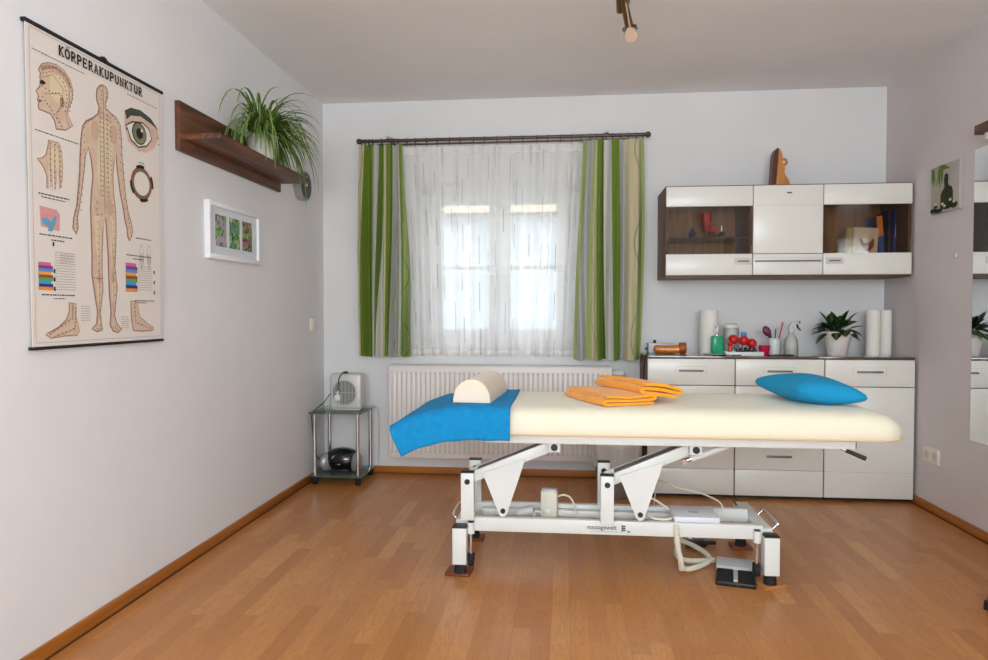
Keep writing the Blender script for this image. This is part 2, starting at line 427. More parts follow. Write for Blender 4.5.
def RX(a): return Matrix.Rotation(math.radians(a), 3, 'X')
def RY(a): return Matrix.Rotation(math.radians(a), 3, 'Y')
def text(name, body, size, loc, mtx, m, parent, shear=0.0, offset=0.0, sx=1.0, align='CENTER'):
    cu = bpy.data.curves.new(name, 'FONT'); cu.body = body; cu.size = size; cu.align_x = align; cu.shear = shear; cu.offset = offset
    t = bpy.data.objects.new(name + '_src', cu); COL.objects.link(t)
    bpy.context.view_layer.update()
    me = bpy.data.meshes.new_from_object(t.evaluated_get(bpy.context.evaluated_depsgraph_get()))
    bpy.data.objects.remove(t)
    me.transform(Matrix.Diagonal((sx, 1, 1, 1)))
    me.transform(mtx.to_4x4()); me.name = name
    o = bpy.data.objects.new(name, me); COL.objects.link(o); me.materials.clear(); me.materials.append(M[m])
    o.parent = parent; o.location = Vector(loc) - wloc(parent)
    return o
FRONT = Matrix.Rotation(PI / 2, 3, 'X')                       # text facing -Y
ONLEFT = Matrix(((0, 0, 1), (1, 0, 0), (0, 1, 0)))            # text x->+Y, y->+Z, facing +X
def struct(o, kind='structure'): o['kind'] = kind; return o

# ------------------------------------------------------------------ room shell
T = .3
struct(B().box(XL - T, XR + T, YF - T, D + .35, -.1, 0).build('floor', 'floor', smooth=0))
struct(B().box(XL - T, XR + T, YF - T, D + .35, H, H + .1).build('ceiling', 'ceil', smooth=0))
struct(B().box(XL - T, XL, YF, D + .35, 0, H).build('wall_left', 'wall', smooth=0))
wx0, wx1, wz0, wz1 = -.99, .10, .86, 1.96
b = B()
b.box(XL, wx0, D, D + .32, 0, H).box(wx1, XR, D, D + .32, 0, H).box(wx0, wx1, D, D + .32, 0, wz0).box(wx0, wx1, D, D + .32, wz1, H)
struct(b.build('wall_back', 'wall', smooth=0))
# right wall with an unseen window, added to bring in fill light
ry0, ry1, rz0, rz1 = -1.35, .15, .9, 2.15
b = B()
b.box(XR, XR + T, YF, ry0, 0, H).box(XR, XR + T, ry1, D + .35, 0, H).box(XR, XR + T, ry0, ry1, 0, rz0).box(XR, XR + T, ry0, ry1, rz1, H)
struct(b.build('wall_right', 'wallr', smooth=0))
fx0, fx1, fz0, fz1 = -1.1, 1.3, .85, 2.2  # opening for the added window behind the camera
b = B()
b.box(XL - T, fx0, YF - T, YF, 0, H).box(fx1, XR + T, YF - T, YF, 0, H).box(fx0, fx1, YF - T, YF, 0, fz0).box(fx0, fx1, YF - T, YF, fz1, H)
struct(b.build('wall_front', 'wall', smooth=0))
sk = struct(B().box(XL, XL + .012, YF, D, 0, .05, .003).build('baseboard_left', 'skirt'))
B().box(XL + .012, XL + .016, YF, D, 0, .006).build('skirting_shadow', 'shadow', sk)
sk = struct(B().box(XL + .012, XR - .012, D - .012, D, 0, .05, .003).build('baseboard_back', 'skirtx'))
B().box(XL + .016, XR - .016, D - .016, D - .012, 0, .006).build('skirting_shadow', 'shadow', sk)
sk = struct(B().box(XR - .012, XR, YF, D, 0, .05, .003).build('baseboard_right', 'skirt'))
B().box(XR - .016, XR - .012, YF, D, 0, .006).build('skirting_shadow', 'shadow', sk)

# window behind the sheer curtain
w = thing('window_1', 'white two-sash window with glazing bars behind the sheer curtain', 'window', (-.445, D + .2, wz0), kind='structure')
yw = D + .17
B().box(wx0, wx0 + .055, yw, yw + .06, wz0, wz1).box(wx1 - .055, wx1, yw, yw + .06, wz0, wz1).box(wx0, wx1, yw, yw + .06, wz0, wz0 + .055).box(wx0, wx1, yw, yw + .06, wz1 - .055, wz1).build('window_frame', 'pvc', w)
for (a, c_) in ((-.935, -.447), (-.443, .045)):
    px0, px1 = (a + .10, c_ - .07) if a < -.5 else (a + .07, c_ - .10)
    z0, z1 = wz0 + .055, wz1 - .055
    s_ = B().box(a, px0, yw - .02, yw + .04, z0, z1).box(px1, c_, yw - .02, yw + .04, z0, z1).box(px0, px1, yw - .02, yw + .04, z0, z0 + .06).box(px0, px1, yw - .02, yw + .04, z1 - .075, z1)
    s_.box(px0, px1, yw - .012, yw + .03, 1.385, 1.41)
    so = s_.build('window_sash', 'pvc', w)
    B().box(px0, px1, yw + .012, yw + .018, z0 + .06, z1 - .075).build('pane', 'glass', so)
B().cyl((-.445, yw - .02, 1.36), (-.445, yw - .05, 1.36), .012).box(-.455, -.435, yw - .06, yw - .045, 1.25, 1.37, .004).build('window_handle', 'pvc', w)
tag(B().box(wx0, wx1, D - .0, D + .165, wz0 - .001, wz0 + .02, .004).build('window_sill', 'pvc'), kind='structure')
for nm, fr, pn, lb in (('added_window_2', [(XR + .12, XR + .18, ry0, ry0 + .06, rz0, rz1), (XR + .12, XR + .18, ry1 - .06, ry1, rz0, rz1), (XR + .12, XR + .18, ry0, ry1, rz0, rz0 + .06), (XR + .12, XR + .18, ry0, ry1, rz1 - .06, rz1), (XR + .12, XR + .18, -.64, -.56, rz0, rz1)], (XR + .145, XR + .151, ry0, ry1, rz0, rz1), 'added white window in the right wall, out of view, for fill light'),
                       ('added_window_3', [(fx0, fx0 + .06, YF - .18, YF - .12, fz0, fz1), (fx1 - .06, fx1, YF - .18, YF - .12, fz0, fz1), (fx0, fx1, YF - .18, YF - .12, fz0, fz0 + .06), (fx0, fx1, YF - .18, YF - .12, fz1 - .06, fz1), (.06, .14, YF - .18, YF - .12, fz0, fz1)], (fx0, fx1, YF - .15, YF - .145, fz0, fz1), 'added white window behind the viewer, unseen, for fill light')):
    w2 = thing(nm, lb, 'window', (fr[0][0], fr[0][2], fr[0][4]), kind='structure')  # both windows are added out of view to carry fill light
    bb = B()
    for f_ in fr: bb.box(*f_)
    bb.build('window_frame', 'pvc', w2)
    B().box(*pn).build('pane', 'glass', w2)

# outside: ground and the neighbour's house
struct(B().box(-30, 30, D + .5, 60, -.6, -.5).build('outdoor_ground_1', mat('garden_ground', (120, 130, 96), .9), smooth=0))
hs = thing('neighbour_house', 'white rendered house with an orange tiled roof seen through the sheer curtain', 'house', (-1, 13, -.5))
B().box(-9, 7, 12, 18, -.5, 2.9).build('house_wall', mat('pale_render', (150, 156, 166), .9, bump=.2), hs, smooth=0)
B().prism([(11.6, 2.74), (11.6, 2.86), (15, 5.2), (18.4, 2.86), (18.4, 2.74), (15, 5.05)], 'X', -9.4, 7.4).build('house_roof', mat('orange_roof_tiles', (190, 160, 140), .85, var=.08, vscale=6, bump=.5, bscale=12), hs, smooth=0)

# ------------------------------------------------------------------ curtains
rod = thing('curtain_rod', 'long dark metal curtain rod mounted above the window', 'curtain rod', (-.42, 4.535, 2.217))
B().cyl((-1.34, 4.535, 2.217), (.51, 4.535, 2.217), .011).build('rod', 'darkmetal', rod)
B().cyl((-1.30, 4.575, 2.20), (.47, 4.575, 2.20), .006).build('rear_rail', 'darkmetal', rod)
for x in (-1.352, .522): B().sph((x, 4.535, 2.217), .019).build('finial', 'darkmetal', rod)
for x in (-1.16, .265):
    B().tube([(x, 4.535, 2.225), (x, 4.60, 2.235), (x, D, 2.24)], .006).sph((x, 4.535, 2.238), .012).cyl((x, D - .012, 2.24), (x, D, 2.24), .024).build('bracket', 'chrome', rod)
r0 = B().torus((-1.335, 4.535, 2.213), .017, .0028, 'X').cyl((-1.335, 4.535, 2.196), (-1.335, 4.54, 2.176), .0018).build('curtain_ring', 'darkmetal')
tag(r0, 'dark metal curtain ring hanging from the curtain rod', 'curtain ring', 'curtain rings along the rod')
base_loc = r0.location.copy()
for x in [-1.31, -1.285, -1.26, -1.20, -1.135, -1.115, -1.09, -1.03, -.975, -.90, -.83, -.75, -.68, -.59, -.52, -.44, -.35, -.27, -.18, -.11, -.03, .04, .10, .16, .20, .235, .30, .35, .40, .45, .49]:
    c_ = r0.copy(); COL.objects.link(c_); c_.location = base_loc + Vector((x + 1.335, 0, 0))

def drape(name, m, xl, xr, y, ztop, zbot, folds, amp, label, cat, nu=220, nv=26, seed=1, zwave=.004):
    rr = random.Random(seed); ph = [rr.uniform(0, 6.28) for _ in range(4)]
    b = B()
    def f(u, v):
        # v 0 top .. 1 bottom
        g = u + .010 * math.sin(u * folds * 2 * PI * .5 + ph[0]) * math.sin(v * 2 + .3)
        x = xl(v) + (xr(v) - xl(v)) * g
        a = amp * (.35 + .65 * min(1, v * 2.2))
        ww = math.sin(u * folds * 2 * PI + ph[1] + .5 * math.sin(v * 2 + ph[2])) + .35 * math.sin(u * folds * 2 * PI * 1.73 + ph[3] + v)
        x += a * .25 * math.cos(u * folds * 2 * PI + ph[1])
        return (x, y + a * ww, ztop + (zbot - ztop) * v + (zwave * math.sin(u * folds * 2 * PI + 1) * v))
    b.grid(f, nu, nv)
    o = b.build(name, m, fixn=False)
    return tag(o, label, cat)
lerp = lambda a, b_, t: a + (b_ - a) * t
drape('sheer_curtain', 'sheer', lambda v: lerp(-1.06, -1.00, v), lambda v: lerp(.16, .10, v), 4.585, 2.182, .806, 13, .024,
      'white sheer curtain with short grey dashes covering the window', 'curtain', nu=360, seed=5, zwave=.006)
def striped(tab, m, y, zt_, zb_, folds, amp, label, seed):
    rr = random.Random(seed); n_ = len(tab) - 1; b = B(); ph = rr.uniform(0, 6); hp_ = [rr.uniform(-1, 1) for _ in range(n_ + 1)]
    def f(u, v):
        k = min(n_ - 1, int(u * n_)); t = u * n_ - k; e = v ** 1.3
        xa = lerp(kx(tab[k][1]), kx(tab[k][2]), e); xb = lerp(kx(tab[k + 1][1]), kx(tab[k + 1][2]), e)
        x = lerp(xa, xb, t)
        fr = (x - kx(tab[0][1])) / (kx(tab[-1][1]) - kx(tab[0][1]))
        a = amp * (.4 + .6 * min(1, v * 2))
        w = math.sin(fr * folds * 2 * PI + ph) + .5 * math.sin(fr * folds * 2 * PI * 1.9 + ph * 2 + v)
        w += .55 * lerp(hp_[k], hp_[k + 1], t * t * (3 - 2 * t))
        return (x - .012 * math.sin(v * PI) * (1 - 2 * fr) , y + a * w * .8, zt_ + (zb_ - zt_) * v + .006 * math.sin(fr * folds * 2 * PI) * v)
    b.grid(f, n_ * 16, 30)
    o = b.build('striped_curtain', m, fixn=False); tag(o, label, 'curtain'); return o
striped(STL, 'curtL', 4.525, 2.188, .80, 3.5, .036, 'green and cream striped curtain hanging left of the window', 9)
striped(STR, 'curtR', 4.525, 2.188, .787, 3.5, .036, 'green and beige striped curtain hanging right of the window', 23)

# ------------------------------------------------------------------ radiator
ra = thing('radiator', 'long white ribbed panel radiator under the window', 'radiator', (-.43, 4.57, .12))
rx0, rx1, rz0_, rz1_ = -1.16, .305, .127, .738
b = B().box(rx0, rx1, 4.53, 4.55, rz0_, rz1_, .006)
n = 44; st = (rx1 - rx0 - .05) / n
for i in range(n):
    x = rx0 + .025 + st * (i + .5)
    b.box(x - st * .33, x + st * .33, 4.5262, 4.531, rz0_ + .035, rz1_ - .035, .0035)
b.build('front_panel', 'rad', ra)
b = B()
for i in range(n + 1):
    x = rx0 + .025 + st * i
    b.box(x - st * .12, x + st * .12, 4.5283, 4.5305, rz0_ + .04, rz1_ - .055)
    for z in (rz0_ + .036, rz1_ - .055): b.box(x - st * .22, x + st * .22, 4.526, 4.5305, z, z + .016)
b.build('rib_grooves', 'radgroove', ra, smooth=0)
B().box(rx0 + .005, rx1 - .005, 4.55, 4.60, rz0_ + .005, rz1_ + .004, .004).build('casing', 'rad', ra)
B().box(rx0 + .01, rx1 - .01, 4.545, 4.605, rz1_ + .002, rz1_ + .008).build('top_grille', 'radgroove', ra)
for x in (-1.0, .15): B().box(x - .02, x + .02, 4.60, D, .60, .66).build('wall_bracket', 'rad', ra)
B().cyl((.305, 4.57, .70), (.335, 4.57, .70), .012).cyl((.335, 4.57, .70), (.375, 4.545, .70), .022).sph((.375, 4.545, .70), .022, sc=(.7, 1, 1)).build('thermostat_valve', 'white', ra)
B().tube([(.325, 4.57, .69), (.325, 4.57, .2), (.325, 4.60, .15), (.325, D, .15)], .007).build('pipe', 'rad', ra)

# ------------------------------------------------------------------ glass trolley, heater, radio
tr = thing('glass_trolley', 'small two-tier glass trolley with chrome legs on castors', 'trolley', (-1.435, 4.43, 0))
for z in (.452, .085 - .035): B().box(-1.605, -1.265, 4.255, 4.60, z, z + .008, .002).build('glass_shelf', 'gshelf', tr)
for x in (-1.575, -1.295):
    for y in (4.285, 4.57):
        l_ = B().cyl((x, y, .058), (x, y, .452), .0125).build('leg', 'chrome', tr)
        cs = B().cyl((x - .012, y, .02), (x + .012, y, .02), .02).box(x - .017, x + .017, y - .016, y + .016, .022, .05, .004).build('castor', 'rubber', tr)
M['heat'] = mat('heater_silver', (206, 206, 204), .35, .2)
ht = thing('fan_heater', 'white upright fan heater standing on the glass trolley', 'heater', (-1.40, 4.42, .46))
B().box(-1.505, -1.297, 4.37, 4.48, .468, .697, .018, 4).build('housing', 'heat', ht)
B().box(-1.49, -1.31, 4.375, 4.475, .4602, .470, .004).build('base', 'greyplastic', ht)
hc = (-1.408, .575)
B().cyl((hc[0], 4.3685, hc[1]), (hc[0], 4.372, hc[1]), .08, seg=40).build('air_inlet', 'black', ht)
b = B().torus((hc[0], 4.368, hc[1]), .08, .004, 'Y', 40)
for i in range(-8, 9):
    x = i * .0092; h_ = math.sqrt(max(0, .079 ** 2 - x * x))
    b.box(hc[0] + x - .0021, hc[0] + x + .0021, 4.3655, 4.3695, hc[1] - h_, hc[1] + h_)
for z in (0,): b.box(hc[0] - .07, hc[0] + .07, 4.3655, 4.3695, hc[1] + z - .0015, hc[1] + z + .0015)
b.build('grille', 'greyplastic', ht)
B().cyl((hc[0], 4.40, .697), (hc[0], 4.40, .705), .018).cyl((hc[0], 4.40, .705), (hc[0], 4.40, .709), .012).build('dial', 'black', ht)
B().tube([(-1.40, 4.40, .709), (-1.42, 4.365, .70), (-1.44, 4.357, .66), (-1.445, 4.355, .60), (-1.447, 4.355, .585)], .0035, smooth=5).build('cable', 'black', ht)
B().box(-1.465, -1.428, 4.343, 4.363, .525, .562, .005).cyl((-1.447, 4.353, .562), (-1.447, 4.353, .588), .009, .005).cyl((-1.455, 4.353, .525), (-1.455, 4.353, .508), .0025).cyl((-1.438, 4.353, .525), (-1.438, 4.353, .508), .0025).build('plug', 'switch', ht)
tag(B().tube([(-1.50, 4.50, .466), (-1.53, 4.50, .56), (-1.57, 4.44, .50), (-1.593, 4.35, .466), (-1.61, 4.33, .44), (-1.615, 4.36, .30), (-1.618, 4.40, .2), (-1.60, 4.45, .10), (-1.575, 4.46, .064)], .003, smooth=6).build('power_cable', 'black'), 'black power cable looping off the left end of the glass trolley', 'cable')
tag(B().tube([(-1.30, 4.53, .464), (-1.275, 4.54, .475), (-1.245, 4.55, .46), (-1.24, 4.58, .40), (-1.245, 4.60, .28), (-1.25, 4.61, .12), (-1.255, 4.612, .055)], .0025, smooth=6).build('white_cable', 'greyplastic'), 'thin pale cable hanging down the right side of the trolley', 'cable')
rd = thing('portable_radio', 'black rounded portable CD radio on the lower shelf of the glass trolley', 'radio', (-1.45, 4.42, .058))
rad_rot = RZ(-6)
B().sph((-1.44, 4.43, .135), .115, 32, (1.1, .72, .66)).build('body', mat('black_gloss', (14, 14, 16), .12, coat=.6), rd)
for sx_, nm in ((-1, 'speaker'), (1, 'speaker')):
    x = -1.44 + sx_ * .098
    B().sph((x, 4.40, .120), .062, 24, (.62, .95, .98), RZ(sx_ * 28)).build(nm, 'silver', rd)
B().box(-1.50, -1.39, 4.38, 4.47, .058, .075, .006).build('foot', 'black', rd)
B().cyl((-1.475, 4.366, .155), (-1.475, 4.356, .157), .012).cyl((-1.415, 4.366, .155), (-1.415, 4.356, .157), .012).sph((-1.455, 4.357, .113), .006).sph((-1.44, 4.357, .113), .008).build('knobs', 'chrome', rd)
B().tube([(-1.54, 4.44, .13), (-1.585, 4.41, .145), (-1.593, 4.40, .135), (-1.57, 4.40, .125), (-1.54, 4.42, .12)], .004, smooth=5).build('handle', 'black', rd)

# ------------------------------------------------------------------ left wall: poster
PX, PY, PZ = XL + .014, 1.978, 1.978
po = thing('wall_poster', 'tall anatomical acupuncture wall chart hanging on the left wall', 'poster', (XL, PY + .36, .98))
def pp(a, b_, k=0): return (PX + .0006 * k, PY + a / 1000.0 + (b_ / 992.0) * (.009 - .024 * a / 717.0), PZ - b_ / 1000.0)
B().prism([pp(0, 0)[1:], pp(717, 0)[1:], pp(717, 992)[1:], pp(0, 992)[1:]], 'X', PX - .0015, PX).build('paper_sheet', 'poster', po, smooth=0)
B().box(PX - .012, PX + .006, PY - .006, PY + .723, PZ - .006, PZ + .006, .003).build('top_rod', 'ink', po)
B().box(PX - .012, PX + .006, PY + .004, PY + .707, PZ - 1.0, PZ - .99, .003).build('bottom_rod', 'ink', po)
B().box(XL, XL + .012, PY + .36, PY + .385, PZ + .004, PZ + .018, .002).tube([(PX - .004, PY + .345, PZ + .006), (PX - .004, PY + .372, PZ + .02), (PX - .004, PY + .40, PZ + .006)], .0015).build('hanger', 'ink', po)
def outline(pts, d):
    """offset polygon inward by d (mm)"""
    n = len(pts); area = sum(pts[i][0] * pts[(i + 1) % n][1] - pts[(i + 1) % n][0] * pts[i][1] for i in range(n))
    s = 1 if area > 0 else -1; out = []
    for i in range(n):
        p0, p1, p2 = Vector(pts[i - 1]), Vector(pts[i]), Vector(pts[(i + 1) % n])
        e1 = (p1 - p0).normalized(); e2 = (p2 - p1).normalized()
        n1 = Vector((-e1.y, e1.x)) * s; n2 = Vector((-e2.y, e2.x)) * s
        nn = n1 + n2
        if nn.length < .3: nn = n1
        nn.normalize(); out.append((p1.x + nn.x * d, p1.y + nn.y * d))
    return out
def print_poly(name, pts, m, k): return B().poly([pp(a, b_, k) for a, b_ in pts]).build(name, m, po, smooth=0, fixn=False)
def ell(cx, cy, rx, ry, n=28, a0=0, a1=2 * PI): return [(cx + rx * math.cos(a0 + (a1 - a0) * i / n), cy + ry * math.sin(a0 + (a1 - a0) * i / n)) for i in range(n)]
BODY = [(322, 108), (338, 89), (355, 82), (375, 85), (386, 99), (383, 123), (374, 140), (369, 158), (395, 168), (432, 177), (453, 197), (459, 237), (462, 311), (474, 398), (482, 457), (496, 508), (517, 551), (524, 581), (503, 619), (488, 608), (482, 571), (470, 542), (462, 505), (444, 448), (427, 362), (422, 305), (416, 343), (408, 396), (411, 454), (421, 511), (424, 585), (420, 659), (414, 719), (426, 793), (416, 852), (408, 897), (425, 927), (449, 945), (429, 960), (395, 953), (377, 929), (383, 882), (375, 823), (372, 751), (370, 678), (363, 592), (357, 542), (349, 593), (343, 680), (342, 738), (344, 810), (329, 882), (333, 918), (339, 947), (306, 953), (277, 941), (303, 922), (308, 882), (293, 811), (281, 755), (283, 685), (281, 601), (279, 532), (284, 475), (294, 417), (287, 363), (275, 324), (262, 354), (253, 411), (239, 482), (226, 539), (217, 568), (220, 601), (208, 626), (189, 605), (194, 571), (210, 528), (219, 472), (227, 416), (230, 361), (235, 306), (245, 255), (265, 232), (299, 212), (325, 192), (332, 169), (321, 151), (318, 131)]
HEAD = [(52, 127), (64, 110), (93, 96), (129, 90), (165, 97), (193, 118), (205, 150), (201, 183), (181, 220), (178, 238), (202, 267), (167, 292), (142, 296), (121, 299), (115, 277), (98, 258), (72, 257), (49, 257), (44, 246), (47, 235), (41, 228), (47, 216), (36, 203), (51, 186), (57, 171), (54, 155), (57, 142), (49, 136)]
HAND = [(86, 340), (134, 338), (147, 364), (150, 405), (149, 447), (139, 481), (126, 487), (122, 459), (112, 492), (99, 497), (96, 463), (82, 494), (74, 492), (75, 455), (62, 432), (46, 417), (34, 408), (55, 403), (72, 390), (81, 366)]
FOOTL = [(165, 850), (202, 854), (201, 897), (218, 946), (204, 962), (143, 962), (79, 967), (55, 954), (67, 946), (111, 931), (151, 906), (165, 878)]
FOOTR = [(503, 840), (547, 843), (564, 900), (620, 929), (658, 944), (648, 958), (581, 958), (518, 954), (506, 910)]
BROW = [(477, 139), (514, 118), (576, 111), (641, 124), (694, 157), (640, 144), (575, 134), (513, 148), (489, 169)]
EYE = [(488, 191), (525, 171), (588, 158), (626, 171), (645, 205), (612, 236), (560, 252), (517, 236)]
SKIN = [(477, 143), (520, 120), (576, 112), (640, 124), (690, 155), (697, 193), (660, 243), (600, 268), (550, 266), (499, 248), (476, 202)]
dots = B()
def dot(a, b_, r=2.3, k=8): dots.poly([pp(x, y, k) for x, y in ell(a, b_, r, r, 6)])
for nm, P_, ins in (('body_figure', BODY, 6), ('head_figure', HEAD, 4), ('hand_figure', HAND, 3), ('foot_figure', FOOTL, 4), ('foot_figure', FOOTR, 4)):
    o = print_poly(nm, P_, 'skin1', 1)
    for kk, f__ in ((2, .45), (2.3, .9), (2.6, 1.35)):
        q_ = outline(P_, ins * f__); B().poly([pp(a, b_, kk) for a, b_ in q_]).build('figure_tone', 'tone%d' % round(f__ * 10), o, smooth=0, fixn=False)
# lighter muscle areas and meridian lines on the body
for P_ in ([(335, 215), (352, 205), (352, 400), (340, 470), (320, 430), (318, 330), (325, 270)], [(362, 205), (400, 215), (410, 270), (398, 340), (392, 400), (375, 470), (362, 400)],
           [(300, 550), (330, 540), (332, 650), (318, 720), (304, 650)], [(385, 540), (408, 545), (406, 650), (396, 720), (386, 650)], [(305, 750), (325, 745), (322, 850), (312, 850)], [(390, 750), (408, 745), (404, 850), (394, 850)],
           [(95, 130), (150, 120), (180, 150), (176, 190), (140, 215), (100, 200)], [(95, 360), (130, 360), (135, 420), (95, 430)]):
    B().poly([pp(a, b_, 3) for a, b_ in P_]).build('highlight_area', 'skin3', po, smooth=0, fixn=False)
M['brownink'] = mat('printed_brown', (140, 92, 70), .8)
def pline(pts, w, k=4, bb=None):
    own = bb is None
    if own: bb = B()
    for (a0, b0), (a1, b1) in zip(pts, pts[1:]):
        d = Vector((a1 - a0, b1 - b0)); 
        if d.length < .1: continue
        nn = Vector((-d.y, d.x)).normalized() * w / 2
        bb.poly([pp(a0 + nn.x, b0 + nn.y, k), pp(a1 + nn.x, b1 + nn.y, k), pp(a1 - nn.x, b1 - nn.y, k), pp(a0 - nn.x, b0 - nn.y, k)])
    if own: bb.build('meridian_line', 'brownink', po, smooth=0, fixn=False)
pline([(355, 90), (357, 540)], 2.2)
for P_ in ([(335, 180), (335, 470)], [(376, 180), (376, 470)], [(325, 560), (322, 700), (318, 900)], [(392, 560), (398, 700), (400, 900)], [(60, 130), (120, 105), (180, 140), (185, 190), (165, 240), (180, 275)], [(60, 155), (110, 130), (155, 160), (150, 210), (120, 250), (150, 285)], [(75, 200), (110, 190), (140, 180)],
           [(92, 350), (88, 480)], [(112, 350), (108, 490)], [(130, 350), (132, 480)], [(180, 860), (180, 900), (70, 955)], [(195, 870), (190, 940), (100, 960)], [(525, 850), (530, 920), (640, 952)]):
    pline(P_, 1.4)
pline([(320, 500), (300, 520), (318, 545), (345, 540)], 1.4)
for s_ in range(18):
    b0 = 185 + s_ * 17
    for a in (335, 345, 366, 376): dot(a, b0)
    if s_ < 13: dot(390, b0 + 4); 
for (P_, n_) in (([(232, 320), (222, 470), (206, 560), (205, 615)], 14), ([(250, 260), (246, 400), (228, 540)], 12), ([(455, 250), (466, 400), (486, 520), (508, 600)], 16), ([(440, 220), (446, 350), (470, 500)], 10),
                 ([(310, 500), (315, 700), (320, 930)], 18), ([(400, 500), (402, 700), (405, 930)], 18), ([(345, 92), (340, 170)], 6), ([(370, 92), (368, 170)], 6), ([(300, 215), (260, 240)], 4), ([(400, 180), (445, 205)], 4),
                 ([(60, 125), (120, 100), (180, 130), (198, 170), (180, 225)], 16), ([(65, 140), (110, 118), (160, 145), (170, 185), (160, 230)], 14), ([(60, 180), (100, 190), (140, 180), (150, 210), (130, 240)], 12), ([(60, 215), (100, 245), (140, 285)], 9),
                 ([(90, 350), (86, 485)], 9), ([(110, 350), (106, 490)], 9), ([(132, 350), (134, 478)], 9), ([(180, 860), (178, 905), (72, 952)], 13), ([(196, 870), (190, 935), (90, 960)], 12), ([(525, 850), (532, 922), (645, 950)], 10), ([(290, 765), (335, 765)], 5), ([(305, 940), (330, 940)], 3), ([(392, 935), (430, 950)], 4)):
    for i in range(n_):
        t = i / (n_ - 1) * (len(P_) - 1); j = min(int(t), len(P_) - 2); f = t - j
        dot(lerp(P_[j][0], P_[j + 1][0], f), lerp(P_[j][1], P_[j + 1][1], f))
for a, b_ in ((482, 205), (690, 215), (560, 268), (682, 190)): dot(a, b_, 3.5)
tag(dots.build('acupuncture_points', 'ink', po, smooth=0, fixn=False), kind='stuff')
for P_, m_, nm in ((ell(150, 205, 11, 18, 18), 'tone4', 'ear'), ([(52, 168), (66, 160), (80, 166), (70, 174), (56, 175)], 'ink', 'eye_detail'), ([(46, 226), (58, 224), (62, 229), (48, 233)], 'brownink', 'lips'),
                   ([(60, 120), (90, 104), (130, 98), (165, 106), (186, 124), (194, 150), (184, 144), (165, 120), (130, 108), (92, 116), (66, 134)], 'tone4', 'scalp_tone'),
                   (ell(338, 510, 22, 30, 20), 'tone14', 'muscle_tone'), (ell(382, 508, 20, 30, 20), 'tone9', 'muscle_tone'), (ell(310, 255, 22, 34, 18), 'tone9', 'muscle_tone'), (ell(410, 245, 24, 34, 18), 'tone9', 'muscle_tone'),
                   (ell(322, 765, 13, 20, 16), 'tone9', 'muscle_tone'), (ell(398, 760, 12, 20, 16), 'tone9', 'muscle_tone'), ([(98, 498), (103, 405), (110, 492)], 'poster', 'finger_gap'), ([(119, 490), (122, 405), (128, 486)], 'poster', 'finger_gap'), ([(82, 498), (86, 415), (94, 492)], 'poster', 'finger_gap')):
    B().poly([pp(a, b_, 3.4) for a, b_ in P_]).build(nm, m_, po, smooth=0, fixn=False)
# eye
eo = print_poly('eye_figure', SKIN, mat('printed_eyelid', (212, 182, 162), .6, var=.10, vscale=25), 1)
def sub(P_, m, k, par, nm): return B().poly([pp(a, b_, k) for a, b_ in P_]).build(nm, m, par, smooth=0, fixn=False)
sub(outline(EYE, -6), mat('printed_lash', (70, 50, 44), .8), 2, eo, 'eye_rim'); sub(EYE, mat('printed_eye_white', (226, 222, 212), .6), 3, eo, 'eye_white')
sub(BROW, mat('printed_brow', (66, 72, 62), .8), 3, eo, 'eyebrow')
sub(ell(565, 202, 46, 42), 'ink', 4, eo, 'iris_rim'); sub(ell(565, 202, 41, 38), mat('printed_iris', (122, 124, 88), .6, var=.2, vscale=60), 5, eo, 'iris'); sub(ell(565, 202, 21, 20), 'ink', 6, eo, 'pupil'); sub(ell(578, 188, 7, 7, 12), 'poster', 7, eo, 'catchlight')
# ear/organ clock ring
ro = print_poly('ring_chart', ell(580, 390, 68, 62, 40), mat('printed_rust', (170, 66, 50), .7), 1)
sub(ell(580, 390, 58, 52, 40), mat('printed_green_ring', (60, 130, 90), .7), 2, ro, 'green_ring'); sub(ell(580, 390, 50, 45, 40), 'poster', 3, ro, 'ring_centre')
for a0 in (-2.1, -.6, 1.0, 2.4):
    bb = B()
    o_ = ell(580, 390, 76, 70, 8, a0, a0 + .75) + [(580 + 76 * math.cos(a0 + .75), 390 + 70 * math.sin(a0 + .75))]
    i_ = ell(580, 390, 64, 58, 8, a0, a0 + .75) + [(580 + 64 * math.cos(a0 + .75), 390 + 58 * math.sin(a0 + .75))]
    bb.poly([pp(x, y, 4) for x, y in o_ + i_[::-1]]).build('ring_mark', 'ink', ro, smooth=0, fixn=False)
# skin block diagram
print_poly('skin_diagram', [(42, 552), (118, 556), (132, 572), (128, 622), (46, 616)], mat('printed_pink', (214, 150, 150), .7, var=.1, vscale=60), 1)
print_poly('skin_diagram_detail', [(48, 592), (70, 586), (92, 596), (108, 575), (118, 578), (106, 608), (96, 626), (76, 628), (80, 612), (52, 606)], mat('printed_cyan', (90, 160, 190), .7), 2)
cols = [(206, 96, 150), (120, 60, 140), (96, 140, 200), (226, 160, 60), (140, 70, 40), (90, 160, 90), (60, 150, 210), (30, 50, 110), (226, 140, 50)]
for (a0, b0, a1, b1, nm) in ((32, 727, 86, 813, 'colour_key'), (476, 700, 540, 806, 'colour_key')):
    k_ = B(); first = None
    root_ = print_poly(nm, [(a0 - 1, b0 - 1), (a1 + 1, b0 - 1), (a1 + 1, b1 + 1), (a0 - 1, b1 + 1)], 'inkgrey', 1)
    for i, cc in enumerate(cols):
        y0 = lerp(b0, b1, i / 9); y1 = lerp(b0, b1, (i + 1) / 9)
        sub([(a0, y0), (a1 + (i % 3 != 0) * 8, y0), (a1 + (i % 3 != 0) * 8, y1), (a0, y1)], mat('printed_key_colour', cc, .7), 2, root_, 'colour_bar')
bb = B()
